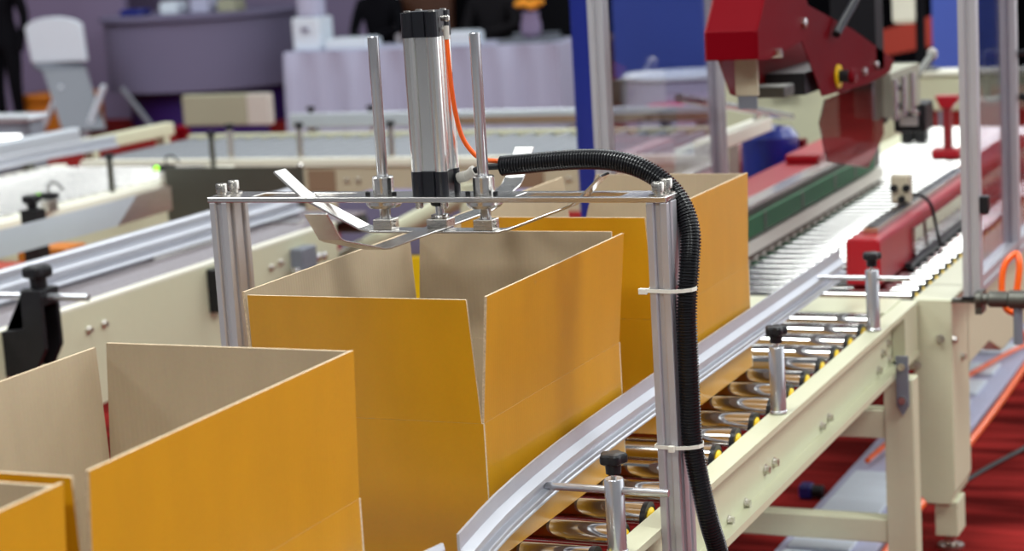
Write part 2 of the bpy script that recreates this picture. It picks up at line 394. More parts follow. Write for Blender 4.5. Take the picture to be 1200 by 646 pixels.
carton(3.610, 4.224, 'furthest cardboard box, behind the right gantry post and the black hose',
       dict(front=(0.0,1.132,-1.718,-1.325), back=(0.0,1.135,-1.662,-1.316), right=(0.006,1.137,0.002,-0.002), left=(-0.012,1.133,0.004,-0.03)))

# ================================================================== gantry
GY0, GY1 = 3.071, 3.147
gan = thing('gantry_frame', 'aluminium gantry frame of two slotted posts and a flat steel crossplate over the boxes', 'machine frame', (-1.5275, 3.109, 0.50))
def slot_profile(cx, cy, w, d, nx, ny, sl=0.0045, dep=0.006):
    """outline of an aluminium extrusion: rectangle w x d with nx / ny grooves per side"""
    x0, x1, y0, y1 = cx-w/2, cx+w/2, cy-d/2, cy+d/2; P = []
    def side(a, b, n, inward):
        L = (b-a).length; u = (b-a)/L; out = [a]
        for k in range(n):
            c = a + u*(L*(k+0.5)/n)
            out += [c-u*sl*1.7, c-u*sl+inward*0.0018, c-u*sl+inward*dep, c+u*sl+inward*dep, c+u*sl+inward*0.0018, c+u*sl*1.7]
        return out
    c = [V((x0,y0)), V((x1,y0)), V((x1,y1)), V((x0,y1))]
    P += side(c[0], c[1], nx, V((0,1))); P += side(c[1], c[2], ny, V((-1,0))); P += side(c[2], c[3], nx, V((0,-1))); P += side(c[3], c[0], ny, V((1,0)))
    return [(p.x, p.y) for p in P]
for cx in (-1.9445, -1.1065):
    MB().prism(slot_profile(cx, 3.109, 0.0365, 0.075, 1, 2), 'z', 0.50, 1.241).build('post', M['alu'], gan, bevel=0.0012)
px0, px1 = -1.965, -1.0885
pl = MB(); zt, zb = 1.251, 1.2415
sy0, sy1 = 3.084, 3.131
def plate_piece(x0, x1, y0, y1): pl.box(x0, x1, y0, y1, zb, zt)
SL = ((-1.878, -1.690), (-1.362, -1.174))
xs = [px0, SL[0][0], SL[0][1], SL[1][0], SL[1][1], px1]
# outline with two slots, built as a grid so the sheet is one surface
ysr = [GY0-0.001, sy0, sy1, GY1]
gv = {}
for zi, z in enumerate((zb, zt)):
    for i, x in enumerate(xs):
        for j, y in enumerate(ysr): gv[i,j,zi] = pl.bm.verts.new((x, y, z))
hole = {(1,1), (3,1)}
for i in range(5):
    for j in range(3):
        if (i,j) in hole:
            for a, b in (((i,j),(i+1,j)), ((i+1,j),(i+1,j+1)), ((i+1,j+1),(i,j+1)), ((i,j+1),(i,j))):
                pl.face([gv[a+(0,)], gv[b+(0,)], gv[b+(1,)], gv[a+(1,)]])
            continue
        for zi in (0,1): pl.face([gv[i,j,zi], gv[i+1,j,zi], gv[i+1,j+1,zi], gv[i,j+1,zi]])
for i in range(5):
    for j in (0,3): pl.face([gv[i,j,0], gv[i+1,j,0], gv[i+1,j,1], gv[i,j,1]])
for j in range(3):
    for i in (0,5): pl.face([gv[i,j,0], gv[i,j+1,0], gv[i,j+1,1], gv[i,j,1]])
pl.build('crossplate', M['plate'], gan, bevel=0.0012)
def capscrew(x, y, z, parent, r=0.0105, h=0.017, m='steel'):
    b = MB(); b.lathe((x, y, z), [(r*1.5, 0), (r*1.5, 0.002), (r*0.75, 0.0025), (r*0.75, 0.006), (r, 0.007), (r, 0.006+h-0.002), (r*0.9, 0.006+h), (r*0.5, 0.006+h), (r*0.5, h-0.002)], 18)
    return b.build('bolt', M[m], parent)
for x in (-1.9435, -1.1075):
    for y in (3.087, 3.129): capscrew(x, y, zt, gan)
for x in (-1.6255, -1.4315):
    b = MB(); b.lathe((x, 3.109, 0), [(0.0105, 1.2512), (0.019, 1.2512), (0.019, 1.281), (0.0175, 1.283), (0.0105, 1.283)], 28)
    b.lathe((x, 3.109, 0), [(0.0105, 1.2285), (0.027, 1.2285), (0.032, 1.234), (0.032, 1.2415), (0.0105, 1.2415)], 28)
    o = b.build('guide_bushing', M['plate'], gan)
    for a in (-0.026, 0.026):
        MB().lathe((x+a, 3.098, 1.2505), [(0.0045, 0.0), (0.0045, 0.006), (0.0025, 0.007)], 12).build('socket_screw', M['black'], gan)
# brackets that carry the posts on the conveyor frame
MB().box(-1.1245, -1.0885, 3.06, 3.158, 0.50, 0.52).build('foot_plate', M['steel'], gan)
MB().box(-1.9665, -1.9305, 3.06, 3.158, 0.50, 0.52).build('foot_plate', M['steel'], gan)

# ================================================================== air cylinder on the plate
cx, cy = -1.5225, 3.110
cyl = thing('air_cylinder', 'upright ribbed aluminium air cylinder with black end caps on the crossplate', 'air cylinder', (cx, cy, 1.251))
def lobed(c, h, dent):
    """square of half-size h: a round lobe at each corner and a shallow panel between grooves on every side"""
    P = []; r = h*0.34; k0 = h-r
    for q in range(4):
        base = []
        for k in range(11):
            a = math.radians(-62 + 214*k/10)
            base.append((k0 + r*math.cos(a), k0 + r*math.sin(a)))
        base += [(h*0.33, h-dent-0.002), (h*0.30, h-dent), (-h*0.30, h-dent), (-h*0.33, h-dent-0.002)]
        ca, sa = math.cos(q*math.pi/2), math.sin(q*math.pi/2)
        P += [(c[0]+x*ca-y*sa, c[1]+x*sa+y*ca) for x, y in base]
    return P
b = MB(); b.prism(lobed((cx, cy), 0.0335, 0.0085), 'z', 1.294, 1.524); b.build('barrel', M['barrel'], cyl)
b = MB(); b.prism(lobed((cx, cy), 0.0345, 0.005), 'z', 1.524, 1.5665)
b.prism([(cx+x*0.028, cy+y*0.028) for x, y in ((-1,-1),(1,-1),(1,1),(-1,1))], 'z', 1.5665, 1.5675)
e1 = b.build('end_cap', M['endcap'], cyl); e1['label'] = 'black top end cap'
for sx in (-1, 1):
    for sy in (-1, 1):
        MB().lathe((cx+sx*0.023, cy+sy*0.023, 1.5665), [(0.006, 0), (0.006, 0.003), (0.003, 0.003)], 12).build('tie_bolt', M['steel'], e1)
b = MB(); b.prism(lobed((cx, cy), 0.0345, 0.005), 'z', 1.2512, 1.294)
e2 = b.build('end_cap', M['endcap'], cyl); e2['label'] = 'black bottom end cap'
# fixing nuts under the plate, and the neck the rod leaves by
for sx in (-1, 1):
    MB().lathe((cx+sx*0.024, cy-0.022, 0), [(0.007, 1.2415), (0.007, 1.231), (0.0055, 1.229)], 12).build('fixing_bolt', M['steel'], cyl)
MB().lathe((cx+0.004, cy, 0), [(0.016, 1.2415), (0.016, 1.234), (0.013, 1.231)], 22).build('rod_gland', M['black'], cyl)
# fittings on the right side
b = MB(); b.cyl((-1.489, 3.104, 1.554), (-1.481, 3.104, 1.554), 0.005, 12); b.lathe((-1.4795, 3.104, 1.5535), [(0.002,-0.0055),(0.0055,-0.003),(0.0055,0.003),(0.002,0.0055)], 14)
b.build('silencer', M['steel'], cyl)
b = MB(); b.cyl((-1.489, 3.106, 1.536), (-1.4815, 3.106, 1.536), 0.005, 12); b.cyl((-1.4825, 3.106, 1.541), (-1.4828, 3.106, 1.518), 0.0052, 12)
b.build('elbow_fitting', M['capgrey'], cyl)
b = MB(); b.cyl((-1.489, 3.13, 1.276), (-1.474, 3.13, 1.280), 0.0095, 14); b.cyl((-1.478, 3.13, 1.277), (-1.459, 3.13, 1.288), 0.0085, 14); b.cyl((-1.462, 3.13, 1.2865), (-1.457, 3.13, 1.289), 0.0098, 14)
b.build('push_fitting', M['capgrey'], cyl)
tag(MB().tube(smooth_path([(-1.4828, 3.106, 1.5175), (-1.482, 3.108, 1.46), (-1.480, 3.114, 1.40), (-1.4750, 3.124, 1.352), (-1.463, 3.133, 1.324), (-1.447, 3.14, 1.308), (-1.425, 3.15, 1.303), (-1.404, 3.152, 1.302)]), 0.0042, 12).build('air_tube', M['orange'], loc=(-1.4812, 3.13, 1.41)),
    'bright orange air tube running down beside the aluminium cylinder', 'tube')
tag(MB().tube(smooth_path([(-1.459, 3.13, 1.288), (-1.444, 3.134, 1.293), (-1.425, 3.142, 1.294), (-1.404, 3.15, 1.293)]), 0.0056, 12).build('air_tube', M['black'], loc=(-1.459, 3.13, 1.288)),
    'short black air tube leaving the pale fitting at the foot of the cylinder', 'tube')

# ================================================================== presser: rods, blocks, two crossed bent strips
pr = thing('flap_presser', 'crossed bent steel strips hanging on two polished guide rods', 'flap presser', (-1.5275, 3.109, 1.18))
for x, zt_ in ((-1.6255, 1.5275), (-1.4315, 1.5275)):
    MB().lathe((x, 3.109, 0), [(0.0085, 1.195), (0.0098, 1.197), (0.0098, zt_-0.0015), (0.0085, zt_)], 24).build('guide_rod', M['chrome'], pr)
    b = MB(); b.box(x-0.018, x+0.018, 3.094, 3.124, 1.1895, 1.208, bev=0.001); b.cyl((x+0.018, 3.109, 1.199), (x+0.022, 3.109, 1.199), 0.006, 10)
    b.build('clamp_block', M['steel'], pr)
b = MB(); b.cyl((cx+0.004, 3.109, 1.205), (cx+0.004, 3.109, 1.2305), 0.0075, 16); b.build('piston_rod', M['chrome'], pr)
b = MB(); b.cyl((cx+0.004, 3.109, 1.208), (cx+0.004, 3.109, 1.216), 0.0155, 6); b.build('lock_nut', M['strip'], pr)
b = MB(); b.box(cx-0.015, cx+0.024, 3.092, 3.126, 1.194, 1.209, bev=0.001); b.build('coupling_block', M['steel'], pr)
b = MB(); zA = 1.187
b.ribbon([(-1.834,3.109,1.294), (-1.787,3.109,1.2525), (-1.770,3.109,1.2415), (-1.670,3.109,1.192), (-1.648,3.109,zA), (-1.405,3.109,zA), (-1.385,3.109,1.191), (-1.268,3.109,1.232), (-1.252,3.109,1.243), (-1.208,3.109,1.284)], 0.040, (0,1,0), 0.0045)
b.build('press_strip', M['strip'], pr, bevel=0.001)
b = MB(); zB = 1.192; xb_ = -1.5275
b.ribbon([(xb_,2.690,1.281), (xb_,2.730,1.2345), (xb_,2.745,1.2285), (xb_,2.876,1.1945), (xb_,2.896,zB), (xb_,3.304,zB), (xb_,3.324,1.1945), (xb_,3.44,1.2205), (xb_,3.458,1.231), (xb_,3.515,1.284)], 0.040, (1,0,0), 0.0036)
b.build('press_strip', M['strip'], pr, bevel=0.001)

# ================================================================== corrugated hose and its ties
hp = smooth_path([(-1.416,3.152,1.294), (-1.37,3.152,1.2975), (-1.31,3.155,1.302), (-1.255,3.155,1.304), (-1.205,3.152,1.301), (-1.16,3.150,1.289), (-1.121,3.147,1.267), (-1.088,3.140,1.232), (-1.0690,3.127,1.185), (-1.0665,3.108,1.13), (-1.0690,3.092,1.06), (-1.0695,3.090,0.98), (-1.0695,3.090,0.90), (-1.0690,3.090,0.845), (-1.062,3.092,0.78), (-1.048,3.095,0.70), (-1.035,3.11,0.62), (-1.02,3.10,0.50), (-1.03,3.08,0.30), (-1.06,3.05,0.12), (-1.1,3.0,0.02), (-1.25,2.9,0.018)], 14)
# resample evenly so the rings have one pitch
L = [0.0]
for a, c in zip(hp, hp[1:]): L.append(L[-1] + (c-a).length)
pitch = 0.0052; pts = []; rad = []; k = 0; i = 0
while k*pitch/4 < L[-1]:
    s_ = k*pitch/4
    while i < len(L)-2 and L[i+1] < s_: i += 1
    t_ = (s_-L[i])/max(1e-9, L[i+1]-L[i]); pts.append(hp[i].lerp(hp[i+1], t_))
    rad.append((0.0150, 0.0178, 0.0178, 0.0150)[k % 4]); k += 1
tag(MB().tube(pts, 0.017, 16, radii=rad).build('corrugated_hose', M['hose'], loc=(-1.1, 3.0, 0)),
    'thick black corrugated hose arching over the gantry and down its right post', 'hose')
def cable_tie(z, label, tail):
    x0, x1, y0, y1 = -1.1275, -1.0495, 3.068, 3.149
    loop = [(x0,y0,z+0.001), (-1.088,y0,z), (-1.068,3.0705,z+0.001), (-1.054,3.077,z+0.002), (x1,3.090,z+0.002), (-1.054,3.104,z+0.003), (-1.066,3.112,z+0.003), (-1.0865,3.149,z+0.003), (x0,y1+0.001,z+0.002), (x0-0.001,y0+0.02,z+0.001), (x0,y0,z+0.001)]
    t = thing('cable_tie', label, 'cable tie', (x0, y0, z))
    b = MB()
    for a, c in zip(loop, loop[1:]):
        b.ribbon([a, c], 0.0062, (0,0,1), 0.0016)
    b.build('strap', M['white'], t)
    h = MB(); h.box(*tail, bev=0.001); h.build('clasp', M['white'], t)
cable_tie(1.094, 'white cable tie round the post and hose, the one with its clasp sticking out left', (-1.1425, -1.1275, 3.064, 3.072, 1.089, 1.099))
cable_tie(0.828, 'white cable tie round the post and hose, at conveyor height near the rollers', (-1.1015, -1.0915, 3.060, 3.0675, 0.822, 0.833))

# ================================================================== guide rail beside the boxes
PROF = [(0.0, 0.772), (0.0, 0.843), (0.0042, 0.843), (0.0042, 0.819), (0.018, 0.8105), (0.018, 0.803), (0.0085, 0.799), (0.0085, 0.789), (0.018, 0.787), (0.019, 0.785), (0.017, 0.777), (0.0185, 0.775), (0.0185, 0.772)]
gr = thing('guide_rail', 'long grooved aluminium guide rail along the boxes, curving outward at its near end', 'guide rail', (-1.29, 3.6, 0.772))
path = [(-1.231,2.505), (-1.240,2.56), (-1.251,2.63), (-1.262,2.71), (-1.271,2.80), (-1.279,2.90), (-1.286,3.02), (-1.2905,3.16), (-1.293,3.32), (-1.2945,3.5), (-1.295,4.0), (-1.295,4.945)]
MB().sweep(path, PROF).build('rail_bar', M['rail'], gr)
g2 = thing('guide_rail', 'short end of a flat aluminium guide rail at the bottom edge of the photo', 'guide rail', (-1.255, 2.3, 0.80))
MB().sweep([(-1.285,1.75), (-1.285,2.25), (-1.262,2.42), (-1.248,2.488)], [(0,0.80),(0,0.834),(0.004,0.834),(0.0065,0.825),(0.0065,0.80)]).build('rail_bar', M['rail'], g2)
MB().cyl((-1.279, 2.0, 0.815), (-1.16, 2.0, 0.815), 0.0055).build('support_rod', M['chrome'], g2)
MB().cyl((-1.15, 2.0, 0.685), (-1.15, 2.0, 0.835), 0.0165).build('support_post', M['chrome'], g2)

# rail clamps standing on the flange
def knob_star(b, x, y, z, s=1.0, mi=0, lobes=5):
    b.lathe((x, y, z), [(0.0125*s, 0.0), (0.0135*s, 0.018*s)], 16, mi)
    P = []
    for k in range(lobes*8):
        a = 2*math.pi*k/(lobes*8); r = (0.0215 + 0.0028*math.cos(lobes*a))*s; P.append((x+r*math.cos(a+0.3), y+r*math.sin(a+0.3)))
    n = len(P); rings = []
    for f_, h in ((0.75, 0.016), (0.97, 0.019), (1.0, 0.024), (0.98, 0.031), (0.85, 0.034), (0.4, 0.035)):
        rings.append([b.bm.verts.new((x+(px-x)*f_, y+(py-y)*f_, z+h*s)) for px, py in P])
    for A, B in zip(rings, rings[1:]):
        for k in range(n): b.face([A[k], A[(k+1)%n], B[(k+1)%n], B[k]], mi, True)
    b.face(list(reversed(rings[0])), mi); b.face(rings[-1], mi)
def rail_clamp(y, top, label, rod=None):
    t = thing('rail_clamp', label, 'rail clamp', (-1.15, y, 0.685), 'rail clamps on the conveyor frame')
    MB().lathe((-1.15, y, 0), [(0.016, 0.6855), (0.018, 0.687), (0.018, 0.691), (0.0163, 0.693), (0.0163, top-0.003), (0.0145, top)], 26).build('post', M['chrome'], t)
    MB().cyl((-1.15, y, top-0.002), (-1.15, y, top+0.010), 0.0045, 12).build('screw', M['steel'], t)
    b = MB(); knob_star(b, -1.15, y, top+0.008, 1.0); b.build('knob', M['black'], t)
    if rod:
        b = MB(); b.cyl((rod[0], y, rod[2]), (rod[1]-0.001, y, rod[2]), 0.0064, 16); b.build('rod', M['chrome'], t)
    return t
rail_clamp(2.93, 0.812, 'steel rail clamp with black knob nearest the viewer, its rod holding the curved rail', (-1.271, -1.056, 0.792))
rail_clamp(3.873, 0.826, 'middle steel rail clamp with black knob, standing alone without a cross rod')
rail_clamp(4.70, 0.836, 'far steel rail clamp with black knob, its rod crossing before the red housing', (-1.284, -1.058, 0.815))

# ================================================================== carton sealing machine (behind)
mc = thing('carton_sealer', 'cream carton sealing machine bed with closely set bright rollers', 'packing machine', (-1.53, 6.9, 0))
MY0, MY1 = 5.09, 9.1
b = MB(); P = [(-1.142, 0.688), (-1.04, 0.688), (-1.04, 0.178), (-1.052, 0.138), (-1.115, 0.138), (-1.138, 0.165), (-1.142, 0.20)]
b.prism(P, 'y', MY0, MY0+0.215); b.build('column', M['cream'], mc, bevel=0.004)
MB().box(-1.10, -1.04, MY0+0.02, MY0+0.12, 0.045, 0.14).build('column_foot', M['cream'], mc, bevel=0.003)
MB().lathe((-1.07, MY0+0.07, 0), [(0.035, 0.0), (0.035, 0.01), (0.014, 0.016), (0.014, 0.05)], 18).build('levelling_foot', M['steel'], mc)
b = MB(); b.prism([(MY0+0.2, 0.688), (MY1, 0.688), (MY1, 0.40), (5.80, 0.40), (5.60, 0.47), (5.32, 0.47), (MY0+0.2, 0.44)], 'x', -1.142, -1.04); b.build('side_frame', M['cream'], mc, bevel=0.004)
MB().box(-2.03, -1.93, MY0, MY1, 0.40, 0.688).build('side_frame', M['cream'], mc, bevel=0.004)
MB().box(-1.93, -1.142, MY0, MY0+0.006, 0.50, 0.64).build('front_plate', M['cream'], mc)
for x in (-1.12, -2.02):
    MB().box(x, x+0.08, 8.9, 9.0, 0.0, 0.41).build('leg', M['cream'], mc, bevel=0.004)
MB().box(-2.03, -1.95, MY0, MY0+0.1, 0.0, 0.41).build('leg', M['cream'], mc, bevel=0.004)
hexbolt((-1.072, MY0, 0.585), (0,-1,0), 0.009, mc); hexbolt((-1.133, MY0, 0.512), (0,-1,0), 0.008, mc)
hexbolt((-1.04, 5.10, 0.581), (1,0,0), 0.009, mc); hexbolt((-1.04, 5.206, 0.513), (1,0,0), 0.009, mc)
m0 = roller(5.15, 0.0225, -1.925, -1.140, 0.70, mc)
for k in range(1, 47): dup_part(m0, mc, (0, 0.084*k, 0))

# side belt drives
sd = thing('side_belt_drive', 'green drive belt on a red housing left of the machine rollers', 'belt drive', (-1.85, 6.3, 0.70))
b = MB(); b.prism([(5.25, 0.752), (7.30, 0.752), (7.30, 0.835), (5.25, 0.835)], 'x', -1.765, -1.745); b.build('pressure_plate', M['darksteel'], sd)
b = MB(); b.box(-1.745, -1.73, 5.2, 7.16, 0.757, 0.815, bev=0.003)
for y in (5.75, 6.17, 6.58, 6.86): b.box(-1.731, -1.7285, y, y+0.018, 0.757, 0.815, 1)
b.build('drive_belt', [M['green'], M['darksteel']], sd)
MB().box(-1.80, -1.745, 5.2, 7.2, 0.835, 0.846).build('cover_strip', M['plate'], sd)
MB().box(-1.775, -1.735, 5.2, 7.3, 0.705, 0.745).build('base_rail', M['creamlight'], sd)
b = MB(); b.box(-1.955, -1.80, 5.2, 7.3, 0.705, 0.842, bev=0.012); b.build('housing', M['drivered'], sd)
for y in (6.75, 6.92, 7.08):
    MB().lathe((-1.86, y, 0.842), [(0.022, 0), (0.022, 0.018), (0.012, 0.024)], 14).build('bolt', M['steel'], sd)
MB().box(-1.92, -1.80, 6.65, 7.15, 0.8425, 0.875, bev=0.008).build('cover_block', M['drivered'], sd)

sd2 = thing('side_belt_drive', 'red belt drive housing on the right of the machine rollers', 'belt drive', (-1.285, 6.2, 0.70))
P = [(-1.335, 0.703), (-1.335, 0.80), (-1.32, 0.838), (-1.262, 0.838), (-1.2425, 0.80), (-1.2425, 0.703)]
b = MB(); b.prism([(-1.335, 0.705), (-1.335, 0.822), (-1.325, 0.832), (-1.252, 0.832), (-1.2425, 0.822), (-1.2425, 0.705)], 'y', 5.17, 7.55); b.build('housing', M['drivered'], sd2, bevel=0.006)
b = MB(); b.box(-1.2415, -1.232, 5.55, 7.5, 0.712, 0.80); b.build('side_cover', glass_mat('smoked_red_cover', (0.78, 0.62, 0.62), 0.12, 0.08), sd2)
b = MB(); b.box(-1.2415, -1.222, 5.45, 7.5, 0.703, 0.716); b.build('chain_guide', M['black'], sd2)
b = MB(); b.box(-1.305, -1.265, 5.25, 6.45, 0.8325, 0.85); b.box(-1.295, -1.275, 5.25, 6.45, 0.85, 0.853, 1); b.build('slide_bar', [M['plate'], M['black']], sd2)
sb = MB(); sb.box(-1.325, -1.268, 5.66, 5.70, 0.8535, 0.935, bev=0.008); sbo = sb.build('sensor_block', M['tan'], sd2)
for x, z in ((-1.313, 0.898), (-1.278, 0.898), (-1.292, 0.866)):
    MB().cyl((x, 5.662, z), (x, 5.652, z), 0.011, 14).build('dark_bore', M['black'], sbo)
tag(MB().tube(smooth_path([(-1.29, 5.69, 0.87), (-1.25, 5.70, 0.872), (-1.222, 5.72, 0.84), (-1.215, 5.76, 0.76), (-1.212, 5.79, 0.712)]), 0.005, 10).build('sensor_cable', M['black'], loc=(-1.25, 5.75, 0.71)),
    'thin black cable drooping over the right red belt drive', 'cable')

# red tape head
th = thing('tape_sealing_unit', 'red sheet metal tape sealing unit hanging above the roller line', 'tape head', (-1.53, 5.4, 1.19))
xr, xl = -1.46, -1.60
plate = [(4.857,1.337), (4.859,1.409), (4.93,1.481), (5.05,1.60), (5.18,1.60), (5.337,1.4445), (5.826,1.344), (6.34,1.214), (6.28,1.180), (5.98,1.170), (5.46,1.185), (5.265,1.353), (4.931,1.330)]
MB().prism(plate, 'x', xr-0.004, xr).build('side_plate', M['red'], th)
MB().prism([(4.857,1.337), (4.859,1.409), (4.93,1.481), (5.05,1.60), (5.18,1.60), (5.337,1.4445), (5.826,1.344), (6.34,1.214), (6.28,1.180), (5.2,1.20), (5.05,1.235), (4.96,1.330)], 'x', xl, xl+0.004).build('side_plate', M['darkred'], th)
b = MB(); fr = [(4.857,1.337), (4.859,1.409), (4.93,1.481), (5.05,1.60)]
b.prism(fr + [(5.053,1.597), (4.933,1.478), (4.863,1.407), (4.861,1.337)], 'x', xl+0.004, xr-0.004); b.build('front_cover', M['red'], th, bevel=0.002)
MB().box(xl+0.01, xr-0.02, 5.35, 6.0, 1.20, 1.26).build('inner_frame', M['black'], th)
MB().box(xl+0.02, xr-0.012, 5.12, 5.22, 1.215, 1.245, bev=0.005).build('feed_guide', M['darksteel'], th)
for y, z in ((5.02, 1.345), (5.03, 1.335)):
    MB().cyl((xl+0.01, y, z), (xr+0.012, y, z), 0.008, 12).build('cross_bolt', M['steel'], th)
b = MB(); b.lathe((xr, 5.28, 1.40), [(0.006, 0), (0.014, 0), (0.014, 0.008), (0.006, 0.012)], 12, axis='x'); b.build('bolt', M['steel'], th)
b = MB(); b.lathe((xr, 5.63, 1.225), [(0.012, 0.0), (0.034, 0.0), (0.034, 0.006), (0.012, 0.006)], 22, 0, 'x'); b.lathe((xr, 5.63, 1.225), [(0.018, 0.006), (0.018, 0.035), (0.012, 0.036)], 18, 1, 'x'); b.lathe((xr, 5.63, 1.225), [(0.022, 0.036), (0.022, 0.046), (0.014, 0.05)], 18, 2, 'x')
sbn = b.build('stop_button', [M['yellow'], M['black'], M['red']], th); sbn['label'] = 'yellow ringed red push button'
for y in (5.80, 5.93, 6.08): MB().lathe((xr, y, 1.205+ (y-5.8)*0.05), [(0.012, 0), (0.012, 0.01), (0.006, 0.012)], 12, axis='x').build('bolt', M['steel'], th)
b = MB(); b.box(-1.565, -1.505, 4.99, 5.0, 1.235, 1.335); b.box(-1.56, -1.51, 4.992, 5.0, 1.20, 1.235, 1); b.build('tape_guide', [M['tan'], M['greypaint']], th)
# lower tape mechanism: side skid plate, frame, black pressing rollers
b = MB(); b.prism([(5.55,1.10), (5.62,1.16), (6.32,1.16), (6.32,0.98), (6.1,0.90), (5.62,0.98)], 'x', -1.50, -1.494); b.build('skid_plate', glass_mat('smoked_skid_plate', (0.62, 0.52, 0.54), 0.12, 0.05), th)
b = MB(); b.box(-1.59, -1.47, 6.33, 6.75, 1.03, 1.17); b.build('mechanism_block', M['beige'], th)
for y in (6.35, 6.47, 6.6): MB().cyl((-1.465, y, 1.02), (-1.465, y, 1.15), 0.012, 12).build('pin', M['plate'], th)
for z in (1.06, 1.12): MB().cyl((-1.59, 6.4, z), (-1.45, 6.4, z), 0.012, 12).build('shaft', M['darksteel'], th)
b = MB(); b.box(-1.57, -1.46, 6.78, 6.92, 0.93, 1.03, 0, 0.01); b.build('press_block', M['black'], th)
for x in (-1.54, -1.49): MB().lathe((x, 6.78, 1.0), [(0.014, 0), (0.014, -0.015), (0.008, -0.018)], 14, axis='y').build('roller_bolt', M['plate'], th)
MB().box(-1.545, -1.485, 6.765, 6.782, 0.955, 0.985).build('name_plate', M['capgrey'], th)
MB().cyl((-1.50, 6.35, 1.02), (-1.47, 6.95, 1.18), 0.012, 14).build('lever_rod', M['darksteel'], th)
MB().lathe((-1.47, 6.96, 1.182), [(0.006,-0.022),(0.018,-0.010),(0.018,0.010),(0.006,0.022)], 14).build('lever_ball', M['capgrey'], th)
# arm that hangs the head from the overhead beam
MB().box(xl, xr, 6.1, 6.2, 1.2, 1.98).build('hanger_arm', M['black'], th)
MB().tube(smooth_path([(-1.44, 5.55, 1.35), (-1.42, 5.75, 1.46), (-1.42, 5.95, 1.6), (-1.46, 6.1, 1.75)]), 0.012, 12).build('hose_loop', M['black'], th)

# lift columns and beam of the machine
for x in (-2.52, -1.02):
    pass
lc = thing('lift_column', 'tall glossy blue machine column left of the guard post', 'machine column', (-2.455, 6.23, 0))
b = MB(); b.box(-2.50, -2.415, 6.18, 6.28, 0.02, 2.05, bev=0.012); b.build('shaft', M['blue'], lc)
MB().box(-2.56, -2.36, 6.12, 6.34, 0.0, 0.02).build('base_plate', M['blue'], lc)
MB().box(-2.46, -1.40, 6.14, 6.20, 1.98, 2.05).build('overhead_beam', M['blue'], lc)

dk = thing('machine_cabinet', 'machine stand with a slanting handrail and a blue barrel beside the red belt housing', 'cabinet', (-2.3, 6.5, 0))
MB().box(-2.085, -2.02, 6.17, 6.86, 0.935, 0.985, bev=0.006).build('deck', M['creamlight'], dk)
MB().box(-2.57, -2.05, 7.86, 7.90, 0.62, 1.09, bev=0.006).build('end_board', M['cream'], dk)
MB().box(-2.31, -2.20, 7.80, 7.858, 0.985, 1.35).build('blue_cover', M['blue'], dk)
b = MB(); b.lathe((-2.075, 6.99, 0), [(0.09,0.696), (0.105,0.70), (0.108,0.72), (0.100,0.73), (0.108,0.74), (0.108,0.90), (0.085,0.93), (0.03,0.94)], 40); b.build('barrel', M['blue'], dk)
MB().box(-1.985, -1.96, 7.04, 7.09, 0.845, 0.88).build('red_stop', M['red'], dk)
for x, y in ((-2.56, 6.2), (-2.072, 6.5), (-2.56, 7.8), (-2.072, 7.8)): MB().box(x, x+0.035, y, y+0.04, 0.0, 0.935 if x > -2.2 and y < 7 else 0.655).build('leg', M['plate'], dk)
MB().box(-2.56, -2.035, 6.2, 7.84, 0.655, 0.695).build('shelf', M['darksteel'], dk)
MB().cyl((-2.035, 5.90, 1.148), (-2.035, 7.15, 0.952), 0.014, 14).build('handrail', M['plate'], dk)
MB().cyl((-2.05, 6.75, 0.98), (-2.035, 6.75, 1.013), 0.010, 12).build('handrail_stay', M['plate'], dk)

# safety guards
def guard(name, label, x0, ys, z0, z1, zr, cat='safety guard', handle=False, hinge=False):
    w = 0.044; t = thing(name, label, cat, (x0+w/2, ys[0], 0.6))
    for y in ys:
        MB().prism(slot_profile(x0+w/2, y+w/2, w, w, 1, 1), 'z', z0, z1).build('post', M['alu'], t)
    for y0, y1 in zip(ys, ys[1:]):
        for z in zr:
            MB().prism([(x0+px, z+pz) for px, pz in ((0.002,0),(0.042,0),(0.042,0.014),(0.036,0.016),(0.036,0.028),(0.042,0.030),(0.042,0.044),(0.002,0.044))], 'y', y0+w, y1).build('rail', M['alu'], t)
        p = MB(); p.box(x0+0.019, x0+0.024, y0+w-0.004, y1+0.004, zr[0]+0.04, zr[-1]+0.004); p.build('pane', M['glass'], t)
    if handle:
        y = handle
        b = MB(); b.tube(smooth_path([(x0+0.048, y, 1.27), (x0+0.085, y, 1.275), (x0+0.09, y, 1.24), (x0+0.09, y, 1.18), (x0+0.085, y, 1.145), (x0+0.048, y, 1.15)]), 0.010, 10); b.build('handle', M['black'], t)
    if hinge: MB().box(x0+w, x0+w+0.022, ys[0]+0.01, ys[0]+0.04, 0.91, 0.955, bev=0.003).build('hinge', M['black'], t)
    MB().box(x0-0.004, x0+w+0.004, ys[0]-0.004, ys[0]+w+0.004, z0-0.008, z0).build('end_cap', M['black'], t)
    return t
guard('safety_guard', 'aluminium framed clear guard on the right of the machine, black handle on it', -1.010, (5.09, 5.66, 7.0), 0.697, 1.98, (0.70, 1.936), handle=5.70, hinge=True)
guard('safety_guard', 'aluminium framed clear guard on the left, before the blue column', -2.005, (5.09, 6.10), 0.697, 1.98, (0.72, 1.936))

